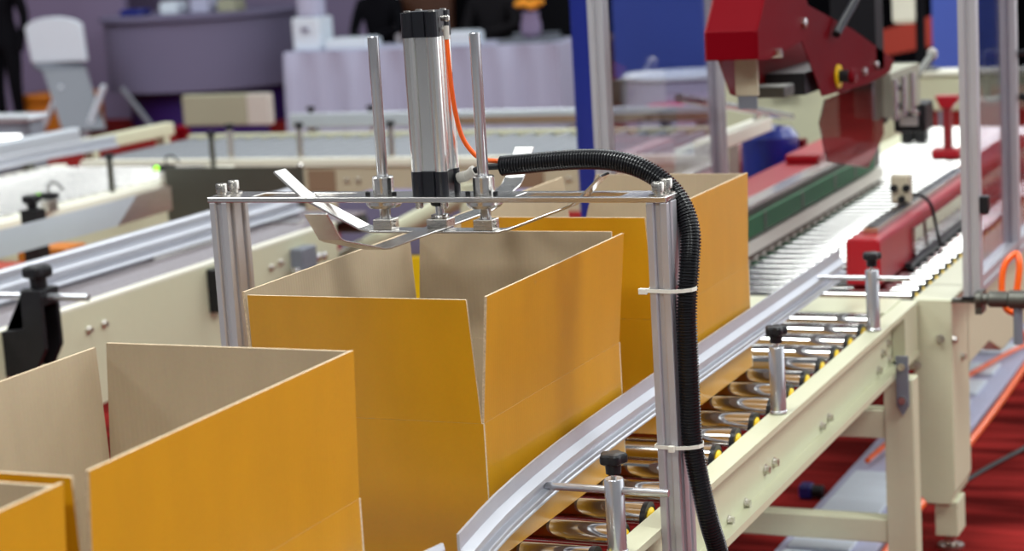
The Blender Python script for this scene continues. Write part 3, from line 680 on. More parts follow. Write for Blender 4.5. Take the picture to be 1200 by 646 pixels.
# objects further along the machine line
ob = thing('outfeed_beam', 'cream cross beam spanning the far end of the machine rollers', 'machine beam', (-1.95, 9.5, 0))
MB().box(-2.30, -1.35, 9.42, 9.50, 0.73, 0.90, bev=0.012).build('beam', M['cream'], ob)
MB().box(-2.32, -1.33, 9.40, 9.62, 0.90, 0.915).build('top_flange', M['creamlight'], ob)
for x in (-2.28, -1.45): MB().box(x, x+0.1, 9.43, 9.53, 0.0, 0.73).build('leg', M['cream'], ob)
MB().cyl((-2.06, 9.50, 0.915), (-2.06, 9.50, 1.9), 0.022, 14).build('upright_rod', M['blackcloth'], ob)
MB().box(-2.14, -1.98, 9.44, 9.56, 0.9155, 0.925).build('rod_base', M['darksteel'], ob)
b = MB(); b.box(-2.19, -2.075, 9.47, 9.6, 1.14, 1.32, bev=0.02); b.build('motor_housing', M['creamlight'], ob)
for x in (-2.22, -2.30): MB().lathe((x, 9.43, 0.915), [(0.03, 0), (0.03, 0.03), (0.015, 0.04)], 14).build('cap_nut', M['plate'], ob)
rc = thing('height_clamp', 'red T shaped clamp standing at the right edge of the far rollers', 'clamp', (-1.62, 7.95, 0.70))
b = MB(); b.prism([(-1.665,0.945), (-1.575,0.945), (-1.575,0.925), (-1.60,0.895), (-1.64,0.895)], 'y', 7.90, 7.96); b.build('head', M['drivered'], rc, bevel=0.003)
MB().box(-1.635, -1.605, 7.91, 7.95, 0.735, 0.895).build('stem', M['darkred'], rc)
MB().box(-1.68, -1.57, 7.89, 7.97, 0.7005, 0.735, bev=0.004).build('base', M['drivered'], rc)
tb = thing('tape_unit', 'small black roller block standing on the far white lit rollers', 'tape unit', (-1.87, 8.45, 0.70))
MB().box(-1.92, -1.87, 8.42, 8.47, 0.7005, 0.755, bev=0.006).build('block', M['black'], tb)
MB().box(-1.862, -1.815, 8.42, 8.47, 0.7005, 0.755, bev=0.006).build('block', M['black'], tb)
MB().box(-1.92, -1.815, 8.47, 8.49, 0.7005, 0.765).build('bridge', M['darksteel'], tb)
MB().box(-1.82, -1.62, 9.25, 9.40, 0.0, 0.80, bev=0.01).build('outfeed_cover', M['creamlight'], ob)

# ================================================================== left belt conveyor
lb = thing('belt_conveyor', 'cream sided belt conveyor with a glossy grey mauve belt, left of the boxes', 'conveyor', (-3.9, 4.5, 0))
YE = 6.20
MB().box(-3.46, -3.44, 1.2, YE, 0.40, 0.70).build('side_panel', M['cream'], lb, bevel=0.003)
MB().box(-3.475, -3.4395, 1.2, YE, 0.7002, 0.706).build('edge_strip', M['creamlight'], lb)
MB().box(-4.06, -4.04, 1.2, YE, 0.40, 0.689).build('side_panel', M['cream'], lb, bevel=0.003)
MB().box(-4.00, -3.478, 1.25, YE+0.3, 0.690, 0.699).build('belt', M['belt'], lb)
MB().box(-4.035, -3.47, 1.3, 6.15, 0.60, 0.685).build('slider_bed', M['darksteel'], lb)
for y in (1.6, 5.9):
    for x in (-3.53, -4.03): MB().box(x, x+0.06, y, y+0.06, 0.0, 0.60).build('leg', M['cream'], lb)
MB().cyl((-4.03, YE+0.28, 0.655), (-3.478, YE+0.28, 0.655), 0.035, 20).build('end_roller', M['darksteel'], lb)
for y, z in ((4.688,0.629), (4.764,0.631), (5.727,0.625), (5.79,0.631), (3.9,0.63)):
    MB().lathe((-3.44, y, z), [(0.012,0),(0.012,0.006),(0.007,0.010),(0.007,0.016)], 12, axis='x').build('bolt', M['steel'], lb)
b = MB(); b.box(-3.44, -3.39, 5.86, 5.96, 0.575, 0.665, bev=0.004); b.build('tension_block', M['greypaint'], lb)
for y, z in ((5.84,0.59), (5.99,0.615), (6.03,0.612)):
    MB().lathe((-3.42, y, z), [(0.016,0),(0.016,0.02),(0.01,0.026)], 14, axis='x').build('bolt', M['strip'], lb)
# black bar on the side panel behind the post
tag(MB().box(-3.439, -3.40, 5.33, 5.385, 0.55, 0.69, bev=0.004).build('stop_bar', M['black'], loc=(-3.42, 5.36, 0.55)), 'black upright bar on the cream side panel behind the left gantry post', 'bar')

lr = thing('guide_rail', 'double ribbed aluminium guide rail over the left belt conveyor', 'guide rail', (-3.72, 4.5, 0.70))
LP = [(0.0,0.705), (0.0,0.800), (0.024,0.800), (0.028,0.796), (0.028,0.790), (0.012,0.787), (0.012,0.768), (0.040,0.762), (0.044,0.756), (0.044,0.749), (0.022,0.745), (0.022,0.728), (0.050,0.722), (0.052,0.716), (0.030,0.712), (0.030,0.705)]
MB().sweep([(-3.74,1.4), (-3.74,6.42)], LP).build('rail_bar', M['rail'], lr)
MB().box(-3.735, -3.71, 5.45, 5.83, 0.7005, 0.7045).build('wear_strip', M['plate'], lr)
MB().box(-3.74, -3.60, 6.20, 6.26, 0.7005, 0.7045).build('foot_plate', M['plate'], lr)

bk = thing('rail_bracket', 'black cast bracket with a star knob on the left conveyor side', 'bracket', (-3.33, 4.33, 0.58))
b = MB(); b.prism([(-3.4385,0.58), (-3.4385,0.705), (-3.366,0.715), (-3.366,0.82), (-3.30,0.82), (-3.30,0.66), (-3.335,0.60), (-3.35,0.58)], 'y', 4.30, 4.315)
b.prism([(-3.366,0.82), (-3.30,0.82), (-3.30,0.775), (-3.366,0.775)], 'y', 4.315, 4.385)
b.prism([(-3.4385,0.58), (-3.4385,0.705), (-3.345,0.715), (-3.345,0.82), (-3.36,0.82), (-3.366,0.60)], 'y', 4.315, 4.385)
b.prism([(-3.366,0.775), (-3.30,0.775), (-3.30,0.66), (-3.335,0.60), (-3.366,0.60)], 'y', 4.372, 4.385)
b.build('casting', M['black'], bk, bevel=0.003)
b = MB(); knob_star(b, -3.333, 4.343, 0.821, 1.75, 0, 5); b.build('knob', M['black'], bk)
MB().cyl((-3.68, 4.343, 0.796), (-3.175, 4.343, 0.796), 0.0105, 16).build('rod', M['chrome'], bk)
MB().box(-3.70, -3.67, 4.333, 4.353, 0.78, 0.812).build('rod_clip', M['darksteel'], bk)

# light grey side plate with a bend, on black clamp
gp = thing('deflector_plate', 'long pale grey deflector plate bent at its far end beside the left belt', 'plate', (-4.3, 5.2, 0.69))
b = MB(); b.box(-4.306, -4.30, 2.0, 6.10, 0.702, 0.795); b.build('plate_face', M['greyplate'], gp)
b = MB(); A = [(-4.306,6.10,0.702), (-4.306,6.10,0.795), (-4.306,6.24,0.795)]
b.prism([(6.10,0.702), (6.24,0.795), (6.10,0.795)], 'x', -4.306, -4.30); b.build('bevelled_end', M['greyplate'], gp)
b = MB(); b.prism([(-4.306,6.102), (-4.30,6.102), (-4.32,6.50), (-4.326,6.50)], 'z', 0.702, 0.795); b.build('bent_wing', M['steel'], gp)
for y in (3.0, 5.0): MB().box(-4.345, -4.307, y, y+0.04, 0.0, 0.79).build('stand', M['black'], gp)
for y, dz, m_, lab in ((5.80, 0.60, 'redwall', 'red carton standing on the floor below the pale deflector plate, left of the black clamp'), (6.14, 0.615, 'orangepouf', 'orange carton standing on the floor below the pale deflector plate, right of the black clamp')):
    ctn = thing('floor_carton', lab, 'carton', (-4.7, y+0.09, 0))
    MB().box(-4.82, -4.60, y+0.03, y+0.17, 0.001, dz-0.012, bev=0.004).build('carton_body', M[m_], ctn)
    MB().box(-4.599, -4.597, y+0.05, y+0.15, dz-0.25, dz-0.06).build('label', M['whitepaint'], ctn)
gk = thing('plate_clamp', 'black clamp with T knob behind the pale grey deflector plate', 'clamp', (-4.62, 6.03, 0.0))
b = MB(); knob_star(b, -4.62, 6.03, 0.775, 1.55, 0, 5); b.build('knob', M['black'], gk)
MB().box(-4.655, -4.585, 6.0, 6.06, 0.0, 0.775).build('clamp_post', M['black'], gk)

# dark stop panel across the end
sp = thing('end_stop', 'dark steel stop panel standing across the end of the left belt', 'panel', (-4.45, 7.2, 0))
MB().box(-4.81, -4.135, 7.20, 7.21, 0.545, 0.776).build('panel_face', M['darksteel'], sp)
for x in (-4.72, -4.22): MB().box(x, x+0.04, 7.211, 7.25, 0.0, 0.70).build('leg', M['darksteel'], sp)
MB().lathe((-4.145, 7.2, 0.782), [(0.005,-0.006),(0.012,0),(0.005,0.008)], 12).build('bolt', M['plate'], sp)

# ================================================================== second roller line, far left
rl = thing('roller_line', 'far left roller conveyor whose rollers gleam white under the lights', 'conveyor', (-5.4, 6.3, 0))
MB().box(-4.98, -4.86, 3.8, 7.85, 0.655, 0.703).build('side_frame', M['creamlight'], rl, bevel=0.004)
MB().box(-4.955, -4.90, 3.8, 7.85, 0.42, 0.654).build('side_web', M['cream'], rl)
MB().box(-5.93, -5.86, 3.8, 7.95, 0.45, 0.703).build('side_frame', M['creamlight'], rl, bevel=0.004)
for y in (4.2, 7.5):
    for x in (-4.96, -5.92): MB().box(x, x+0.06, y, y+0.06, 0.0, 0.45).build('leg', M['cream'], rl)
w0 = MB().lathe((0, 4.0, 0.679), [(0.018,-5.858), (0.03,-5.856), (0.03,-4.984), (0.018,-4.982)], 20, axis='x').build('roller', M['strip'], rl)
for k in range(1, 45): dup_part(w0, rl, (0, 0.086*k, 0))
fr_ = thing('guide_rail', 'white edged guide rail along the far side of the left rollers', 'guide rail', (-5.9, 6.5, 0.72))
MB().sweep([(-5.93,3.9), (-5.93,7.90), (-5.86,8.35)], [(0,0.735),(0,0.795),(0.02,0.79),(0.02,0.775),(0.008,0.77),(0.008,0.76),(0.03,0.75),(0.03,0.735)]).build('rail_bar', M['rail'], fr_)
for y in (5.0, 6.6, 7.7):
    MB().box(-5.94, -5.90, y, y+0.05, 0.703, 0.735).build('rail_foot', M['darksteel'], fr_)
def knob_post(x, y, z0, z1, label, group, r=0.012, m='steel'):
    t = thing('rail_post', label, 'rail post', (x, y, z0), group)
    MB().cyl((x, y, z0+0.0005), (x, y, z1), r, 14).build('post', M[m], t)
    b = MB(); knob_star(b, x, y, z1-0.002, 0.95, 0, 4); b.build('knob', M['black'], t)
    return t
knob_post(-4.93, 6.98, 0.703, 0.835, 'thin dark rail post nearest the left picture edge, by the gleaming rollers', 'rail posts of the far conveyors', 0.013, 'darksteel')
knob_post(-4.93, 7.78, 0.703, 0.835, 'thin dark rail post at the corner where the left rollers end', 'rail posts of the far conveyors', 0.013, 'darksteel')
# side plates beyond the far-left rollers
wp = thing('side_plate', 'pale grey plate on legs beyond the far left rollers', 'plate', (-6.25, 7.6, 0))
MB().box(-6.26, -6.20, 5.6, 8.55, 0.735, 0.815, bev=0.01).build('plate_face', M['greyplate'], wp)
for y in (6.2, 8.1): MB().box(-6.255, -6.205, y, y+0.05, 0, 0.735).build('leg', M['greypaint'], wp)
cb = thing('cream_beam', 'short cream beam on legs beyond the far left rollers', 'beam', (-6.25, 9.0, 0))
MB().box(-6.27, -6.20, 8.60, 9.42, 0.675, 0.745, bev=0.008).build('beam', M['cream'], cb)
for y in (8.65, 9.32): MB().box(-6.265, -6.205, y, y+0.05, 0, 0.675).build('leg', M['cream'], cb)
# sensors on the near flange
def sensor(x, y, z, label, led):
    t = thing('photo_sensor', label, 'sensor', (x, y, z), 'photo sensors with a green lamp')
    MB().box(x-0.018, x+0.018, y-0.012, y+0.05, z, z+0.045).build('mount_block', M['steel'], t, bevel=0.002)
    b = MB(); b.box(x-0.075, x+0.025, y+0.02, y+0.055, z+0.046, z+0.072, bev=0.004); b.build('housing', M['black'], t)
    MB().cyl((x-0.05, y+0.02, z+0.06), (x-0.05, y+0.014, z+0.06), 0.011, 14).build('lamp', M['greenlamp'], t)
    MB().tube(smooth_path([(x-0.01, y+0.04, z+0.07), (x-0.015, y+0.04, z+0.10), (x+0.005, y+0.06, z+0.11), (x+0.03, y+0.08, z+0.075)]), 0.004, 8).build('cable', M['black'], t)
    return t
sensor(-4.85, 7.26, 0.7035, 'black photo sensor with green lamp beside the dark stop panel', 0)
sensor(-4.85, 6.42, 0.7035, 'black photo sensor with green lamp at the left picture edge', 0)
b = MB(); b.box(-4.8985, -4.893, 6.62, 6.95, 0.60, 0.64); tag(b.build('rating_label', M['whitepaint'], loc=(-4.895, 6.8, 0.6)), 'small pale label on the cream side of the far left rollers', 'label')

# machine cover at far left edge with a lit lamp
mcov = thing('machine_cover', 'rounded grey machine cover with a lit white strip at the left edge', 'machine', (-7.3, 9.1, 0))
b = MB(); b.prism([(-7.9,0.0), (-6.9,0.0), (-6.875,0.66), (-6.88,0.79), (-6.92,0.83), (-7.9,0.83)], 'y', 9.03, 9.16); b.build('housing', M['greypaint'], mcov, bevel=0.01)
MB().box(-7.9, -6.86, 9.0, 9.18, 0.80, 0.84, bev=0.015).build('top_edge', M['greyplate'], mcov)
MB().box(-7.7, -6.94, 9.005, 9.03, 0.702, 0.733, bev=0.008).build('lamp_strip', M['lampstrip'], mcov)

# ================================================================== cross conveyor at the back
cc = thing('cross_conveyor', 'cream framed roller conveyor running across behind the gantry', 'conveyor', (-4.2, 8.5, 0))
CY0, CY1, CX0, CX1 = 8.05, 9.02, -5.86, -2.35
b = MB(); b.box(CX0, CX1, CY0, CY0+0.05, 0.665, 0.703); b.build('front_flange', M['creamlight'], cc, bevel=0.004)
b = MB(); b.box(CX0, CX1, CY0+0.012, CY0+0.03, 0.46, 0.664); b.build('front_web', M['tan'], cc)
for x0, x1 in ((-4.60,-4.46), (-3.6,-3.42)):
    MB().box(x0, x1, CY0+0.004, CY0+0.012, 0.55, 0.65).build('access_plate', M['brown'], cc)
for x in (-4.40, -4.34, -4.0, -3.3): MB().lathe((x, CY0+0.012, 0.60), [(0.012,0),(0.012,-0.008),(0.006,-0.01)], 12, axis='y').build('bolt', M['steel'], cc)
b = MB(); b.box(CX0, CX1, CY1, CY1+0.05, 0.50, 0.715); b.build('back_frame', M['cream'], cc, bevel=0.004)
for x in (CX0+0.05, -4.1, CX1-0.11):
    for y in (CY0+0.035, CY1-0.07): MB().box(x, x+0.06, y, y+0.06, 0.0, 0.50).build('leg', M['cream'], cc)
cr0 = MB().lathe((0, 0, 0.676), [(0.016, CY0+0.052), (0.027, CY0+0.054), (0.027, CY1-0.004), (0.016, CY1-0.002)], 18, axis='y')
o = cr0.build('roller', M['dullroller'], cc); o.location = V((CX0+0.05+4.2-0, -0.0, 0)) + V((0,0,0))
# mesh was shifted by the root location, so x offset is counted from the root
o.location = V((CX0+0.05, 0, 0))
for k in range(1, 36): dup_part(o, cc, (0.097*k, 0, 0))
for x, lab in ((-5.02, 'silver rail post on the cross conveyor, furthest left before the beige box'), (-4.645, 'silver rail post on the cross conveyor, left of the lavender table edge'), (-4.17, 'silver rail post on the cross conveyor, just right of the left guide rod')):
    knob_post(x, 8.085, 0.7035, 0.838, lab, 'rail posts of the far conveyors', 0.016, 'plate')
cg = thing('guide_rail', 'pale guide rail with black knobs behind the cross conveyor', 'guide rail', (-4.4, 9.2, 0))
MB().box(-5.34, -2.9, 9.20, 9.22, 0.722, 0.800).build('rail_bar', M['greyplate'], cg, bevel=0.006)
MB().box(-4.45, -2.9, 9.19, 9.199, 0.735, 0.765).build('batten', M['brown'], cg)
for x in (-5.22, -4.865, -4.42): 
    b = MB(); b.cyl((x, 9.225, 0.70), (x, 9.225, 0.81), 0.01, 10); b.build('stay', M['steel'], cg)
    b = MB(); knob_star(b, x, 9.225, 0.80, 1.0, 0, 4); b.build('knob', M['black'], cg)
for x in (-5.25, -3.1): MB().box(x, x+0.05, 9.225, 9.28, 0.0, 0.74).build('leg', M['greypaint'], cg)

# cabinet with yellow foot seen through the box flaps
ycab = thing('control_cabinet', 'grey mauve cabinet with a yellow foot seen between the box flaps', 'cabinet', (-3.2, 6.95, 0))
MB().box(-3.79, -2.98, 6.85, 7.15, 0.47, 0.69, bev=0.006).build('top_case', M['mauve'], ycab)
MB().box(-3.79, -2.98, 6.84, 7.16, 0.0, 0.469, bev=0.006).build('foot_case', M['yellow'], ycab)
MB().box(-3.42, -3.30, 6.835, 6.84, 0.31, 0.40).build('notice', M['whitepaint'], ycab)

pp = thing('support_pipe', 'cream sloping support pipe crossing before the mauve cabinet', 'pipe', (-3.33, 6.5, 0))
MB().cyl((-3.62, 6.5, 0.50), (-3.06, 6.5, 0.765), 0.038, 18).build('pipe_arm', M['cream'], pp)
MB().cyl((-3.06, 6.5, 0.0), (-3.06, 6.5, 0.80), 0.03, 18).build('upright', M['cream'], pp)

# ================================================================== right side: floor trunking, air hoses, cylinder
tr = thing('cable_trunking', 'white flat cable trunking with pale pads on the red carpet', 'cable trunking', (-1.36, 6.2, 0))
MB().box(-1.50, -1.24, 4.0, 9.0, 0.0005, 0.022, bev=0.004).build('channel', M['lav'], tr)
for y, l in ((4.1,0.85), (4.98,0.75), (6.45,0.20), (6.75,0.20), (7.05,0.17), (7.4,0.17), (7.7,0.15)):
    MB().box(-1.47, -1.30, y, y+l, 0.0225, 0.034, bev=0.004).build('pad', M['whitepaint'], tr)
tag(MB().tube(smooth_path([(-1.21,4.0,0.013), (-1.22,5.5,0.013), (-1.215,6.6,0.013), (-1.225,7.6,0.013), (-1.20,8.6,0.013)]), 0.012, 10).build('air_hose', M['orange'], loc=(-1.3, 6.2, 0)),
    'orange air hose lying on the carpet along the white trunking', 'hose')
tag(MB().tube(smooth_path([(-1.45,5.8,0.045), (-1.40,6.5,0.05), (-1.36,7.0,0.046), (-1.2,7.6,0.05), (-1.05,7.2,0.06), (-0.93,6.2,0.16), (-0.885,5.5,0.44), (-0.880,5.16,0.60), (-0.885,5.13,0.645), (-0.905,5.12,0.66), (-0.917,5.12,0.70), (-0.912,5.13,0.77), (-0.885,5.15,0.80), (-0.875,5.14,0.77), (-0.882,5.13,0.70)]), 0.0085, 10).build('air_hose', M['orange'], loc=(-0.9, 5.1, 0)),
    'orange air hose hanging in a loop below the right guard rail', 'hose')
ac = thing('air_regulator', 'dark grey cylindrical air regulator fixed beside the machine corner', 'regulator', (-0.9, 5.05, 0.70))
MB().lathe((0, 5.05, 0.70), [(0.012,-0.972), (0.020,-0.968), (0.020,-0.955), (0.014,-0.952), (0.014,-0.94), (0.021,-0.936), (0.021,-0.895), (0.018,-0.89), (0.024,-0.885), (0.024,-0.845), (0.016,-0.84)], 20, axis='x').build('barrel', M['darksteel'], ac)
MB().box(-1.039, -0.955, 5.09, 5.11, 0.68, 0.69).build('bracket', M['darksteel'], ac)
MB().box(-0.972, -0.955, 5.045, 5.11, 0.66, 0.715).build('bracket_plate', M['darksteel'], ac)
MB().cyl((-0.865, 5.05, 0.68), (-0.865, 5.05, 0.585), 0.012, 14).build('bowl', M['greypaint'], ac)
MB().lathe((0, 5.05, 0.715), [(0.016,-0.838), (0.024,-0.83), (0.024,-0.79), (0.016,-0.785)], 18, axis='x').build('dial', M['blue'], ac)
tag(MB().tube(smooth_path([(-0.6,6.9,0.008), (-0.95,6.45,0.008), (-1.06,6.1,0.008), (-1.13,5.85,0.008), (-1.18,5.6,0.008)]), 0.007, 8).build('power_cable', M['black'], loc=(-1.0, 6.2, 0)),
    'thin black power cable lying on the red carpet at the right', 'cable')
pg = thing('plug', 'small dark blue plug lying on the red carpet under the conveyor', 'plug', (-1.555, 5.53, 0))
MB().box(-1.585, -1.545, 5.50, 5.55, 0.0005, 0.045, bev=0.01).build('plug_body', M['bluebox'], pg)
MB().cyl((-1.546, 5.525, 0.022), (-1.515, 5.525, 0.022), 0.019, 14).build('plug_collar', M['black'], pg)

# ================================================================== exhibition booths in the background
ct = thing('reception_counter', 'round grey mauve reception counter on a deep purple base', 'counter', (-10.73, 17.0, 0))
b = MB(); b.lathe((-10.73, 17.0, 0), [(0.92,0.335), (0.985,0.35), (0.985,1.00), (0.95,1.015)], 56); b.build('drum', M['mauve'], ct)
b = MB(); b.lathe((-10.73, 17.0, 0), [(1.0,1.016), (1.03,1.02), (1.03,1.06), (1.0,1.066)], 56); b.build('top', M['mauve'], ct)
b = MB(); b.lathe((-10.68, 17.05, 0), [(0.86,0.0), (0.86,0.334)], 48); b.build('base', M['purple'], ct)
tag(MB().box(-11.35, -11.1, 16.45, 16.65, 1.067, 1.13, bev=0.02).build('tissue_box', M['blue'], loc=(-11.2, 16.55, 1.067)), 'small blue box on the round reception counter', 'box')
for i, (x, h, m) in enumerate(((-10.85,0.10,'whitepaint'), (-10.5,0.12,'lav'), (-10.2,0.10,'beige'))):
    b = MB(); b.box(x-0.1, x+0.1, 16.55, 16.75, 1.067, 1.067+h, bev=0.01); b.box(x-0.09, x+0.09, 16.56, 16.74, 1.0675+h, 1.085+h)
    tag(b.build('brochure_stack', M[m], loc=(x, 16.65, 1.067)), ('white', 'lavender', 'beige')[i] + ' stack of brochures on the round reception counter', 'brochures', 'brochures on the reception counter')

tbl = thing('cloth_table', 'long table under a pleated lavender cloth behind the gantry', 'table', (-7.7, 15.8, 0))
b = MB(); n = 90; x0, x1, y0, y1, zt2 = -9.0, -6.38, 15.5, 16.3, 0.725
per = []
for k in range(n): per.append((x0+(x1-x0)*k/n, y0))
for k in range(30): per.append((x1, y0+(y1-y0)*k/30))
for k in range(n): per.append((x1-(x1-x0)*k/n, y1))
for k in range(30): per.append((x0, y1-(y1-y0)*k/30))
rings = []
cxm, cym = (x0+x1)/2, (y0+y1)/2
for z, amp in ((zt2,0.0), (zt2-0.02,0.006), (zt2-0.25,0.02), (0.01,0.035)):
    ring = []
    for k, (x, y) in enumerate(per):
        o_ = amp*(math.sin(k*0.62)+0.6*math.sin(k*0.27+1))
        ring.append(b.bm.verts.new((x + (o_ if x in (x0,) else 0)*-1, y - (o_ if y == y0 else 0), z)))
    rings.append(ring)
for A, B in zip(rings, rings[1:]):
    m_ = len(A)
    for k in range(m_): b.face([A[k], A[(k+1)%m_], B[(k+1)%m_], B[k]], 0, True)
b.face(rings[0])
b.build('tablecloth', M['lav'], tbl)
MB().box(x0+0.05, x1-0.05, y0+0.05, y1-0.05, 0.69, 0.72).build('tabletop', M['beige'], tbl)
for x in (x0+0.12, x1-0.16):
    for y in (y0+0.1, y1-0.14): MB().box(x, x+0.04, y, y+0.04, 0, 0.69).build('leg', M['greypaint'], tbl)
b = MB(); b.box(-8.63, -8.2, 15.58, 15.85, 0.7265, 0.815, bev=0.015); b.box(-8.60, -8.23, 15.60, 15.83, 0.8155, 0.825)
tag(b.build('paper_carton', M['whitepaint'], loc=(-8.4, 15.7, 0.7265)), 'low white paper carton on the left half of the lavender table', 'carton')
b = MB(); b.box(-7.48, -7.18, 15.56, 15.8, 0.7265, 0.84, bev=0.015); b.box(-7.46, -7.2, 15.58, 15.78, 0.8405, 0.85)
tag(b.build('paper_carton', M['whitepaint'], loc=(-7.3, 15.7, 0.7265)), 'small white paper carton on the table between cylinder and right rod', 'carton')
b = MB(); b.box(-6.98, -6.5, 15.6, 15.95, 0.7265, 0.76, bev=0.01); b.box(-6.95, -6.53, 15.88, 15.93, 0.7605, 0.80, bev=0.01)
tag(b.build('document_tray', M['greypaint'], loc=(-6.7, 15.8, 0.7265)), 'flat grey document tray on the right end of the lavender table', 'tray')
vs = thing('vase', 'grey vase holding orange yellow flowers on the document tray', 'vase', (-6.72, 15.75, 0.7605))
MB().lathe((-6.72, 15.75, 0), [(0.05,0.761), (0.085,0.80), (0.09,0.87), (0.07,0.95), (0.075,0.985)], 20).build('vase_body', M['boothwall'], vs)
b = MB()
for k in range(14):
    a = k*2.4; r = 0.03+0.006*k; b.lathe((-6.72+r*math.cos(a), 15.75+r*math.sin(a), 1.02+0.01*(k%5)), [(0.005,-0.02),(0.035,0.0),(0.03,0.03),(0.005,0.045)], 10)
b.build('flowers', mat('marigold_petals', sr(230, 150, 30), 0.7), vs)
# white bag / jug at the left end
jg = thing('water_dispenser', 'tall pale water dispenser standing on the left end of the table', 'dispenser', (-8.82, 15.75, 0.7265))
MB().box(-8.97, -8.69, 15.62, 15.88, 0.7265, 1.02, bev=0.02).build('dispenser_body', M['whitepaint'], jg)
MB().lathe((-8.83, 15.75, 0), [(0.10,1.0205), (0.125,1.04), (0.125,1.30), (0.06,1.34)], 20).build('bottle', M['lav'], jg)
MB().box(-8.86, -8.80, 15.59, 15.62, 0.90, 0.93).build('tap', M['mauve'], jg)

# white rounded board on a grey frame, left
bs = thing('folding_chair', 'white rounded chair back over a slanted grey seat panel beside the counter', 'chair', (-11.0, 15.2, 0))
P = [(-11.66,0.715), (-11.05,0.715), (-11.07,1.02)] + [(-11.385+0.325*math.cos(a), 1.02+0.11*math.sin(a)) for a in [math.pi*k/12 for k in range(1,12)]] + [(-11.70,1.02)]
b = MB(); b.prism(P, 'y', 15.42, 15.47); b.build('backrest', M['whitepaint'], bs, bevel=0.01)
b = MB(); b.ribbon([(-11.28,15.40,0.64), (-10.94,15.15,0.10)], 0.40, (0.92,0.38,0), 0.03); b.build('seat_panel', M['greypaint'], bs)
b = MB(); b.ribbon([(-11.42,15.45,0.70), (-11.28,15.40,0.64)], 0.44, (0.92,0.38,0), 0.03); b.build('seat_hinge', M['greypaint'], bs)
for p, q in (((-11.25,15.3,0.50), (-11.60,15.3,0.0)), ((-10.75,15.25,0.50), (-11.0,15.2,0.0)), ((-10.74,15.5,0.45), (-10.45,15.6,0.0)), ((-11.42,15.5,0.72), (-11.25,15.55,0.0))):
    MB().cyl(p, q, 0.028, 12).build('leg', M['greypaint' if p[1] > 15.4 else 'whitepaint'], bs)
MB().cyl((-11.60,15.3,0.03), (-11.0,15.2,0.03), 0.025, 12).build('stretcher', M['whitepaint'], bs)
pf = thing('pouf', 'orange leatherette pouf on the carpet behind the folding chair', 'pouf', (-11.7, 15.9, 0))
MB().box(-12.0, -11.36, 15.62, 16.1, 0.03, 0.31, bev=0.03).build('pouf_body', M['orangepouf'], pf)
MB().box(-12.01, -11.35, 15.61, 16.11, 0.311, 0.40, bev=0.035).build('pouf_cushion', M['orangepouf'], pf)
MB().box(-11.95, -11.4, 15.67, 16.05, 0.0, 0.029).build('plinth', M['blackcloth'], pf)
bb = thing('beige_crate', 'beige crate over a purple block standing for its shadow, in front of the reception counter', 'crate', (-7.75, 12.6, 0))
MB().box(-8.145, -7.60, 12.5, 12.58, 0.40, 0.625, bev=0.008).build('crate_front', M['beige'], bb)
MB().box(-7.599, -7.42, 12.5, 12.58, 0.40, 0.625, bev=0.008).build('crate_end', M['capgrey'], bb)
MB().box(-8.10, -7.46, 12.51, 12.57, 0.0, 0.399).build('plinth', M['purple'], bb)  # purple block stands for the shadow beneath the crate
rb = thing('bollard', 'small red round cap standing before the purple counter base', 'bollard', (-7.72, 12.1, 0))
MB().lathe((-7.98, 12.2, 0), [(0.03,0.0), (0.03,0.38), (0.05,0.385), (0.05,0.42), (0.02,0.44)], 16).build('cap', M['red'], rb)

# booth walls
w = MB().box(-16.5, -11.8, 17.2, 17.28, 0, 3.0).build('wall_left', M['boothwall']); struct(w, 'pale lavender booth wall left of the counter', 'wall')
w = MB().box(-13.5, -9.75, 18.7, 18.78, 0, 3.0).build('wall_back', M['boothwall']); struct(w, 'pale lavender booth wall behind the counter', 'wall')
w = MB().box(-9.75, -8.9, 18.7, 18.78, 0, 3.0).build('wall_middle', mat('light_grey_booth_wall', sr(205, 202, 212), 0.8, 0, 0.03, 2)); struct(w, 'light grey booth wall behind the lavender table', 'wall')
w = MB().box(-8.9, 3.5, 18.7, 18.78, 0, 3.4).build('wall_dark', M['blackwall']); struct(w, 'black draped wall at the far right', 'wall')
bl = thing('banner_panel', 'plain blue booth panel on two legs seen through the left guard pane', 'panel', (-4.95, 14, 0))
MB().box(-5.31, -4.60, 13.98, 14.02, 0.545, 2.6).build('panel_face', M['bluesheet'], bl)
for x in (-5.28, -4.67): MB().box(x, x+0.04, 14.021, 14.05, 0, 2.6).build('leg', M['greypaint'], bl)
bl2 = thing('banner_panel', 'plain blue booth panel on two legs seen through the right guard pane', 'panel', (-2.6, 14, 0))
MB().box(-2.95, -2.45, 13.98, 14.02, 0.50, 2.6).build('panel_face', M['bluesheet'], bl2)
for x in (-2.93, -2.52): MB().box(x, x+0.04, 14.021, 14.05, 0, 2.6).build('leg', M['greypaint'], bl2)
pt = thing('haze_table', 'added mauve table standing for the pale haze behind the left guard pane', 'table', (-4.55, 13.0, 0))  # mauve shape added in place of the haze behind the pane
b = MB(); b.lathe((-4.52, 13.2, 0), [(0.42,0.005), (0.40,0.30), (0.385,0.60), (0.36,0.615)], 40); b.build('tablecloth', M['lav'], pt)
MB().lathe((-4.52, 13.2, 0), [(0.40,0.616), (0.40,0.635), (0.38,0.64)], 40).build('tabletop', M['whitepaint'], pt)
ps = thing('reflection_stool', 'magenta topped stool added for a pink reflection', 'reflection_stool', (-4.3, 12.2, 0))  # magenta shape added in place of a pink reflection in the pane
MB().lathe((-4.30, 12.2, 0), [(0.06,0.44), (0.13,0.455), (0.14,0.50), (0.11,0.52)], 24).build('seat', mat('pink_reflection', sr(190, 40, 96), 0.5), ps)
MB().lathe((-4.30, 12.2, 0), [(0.16,0.0), (0.15,0.02), (0.04,0.05), (0.035,0.44)], 24).build('stem', M['purple'], ps)
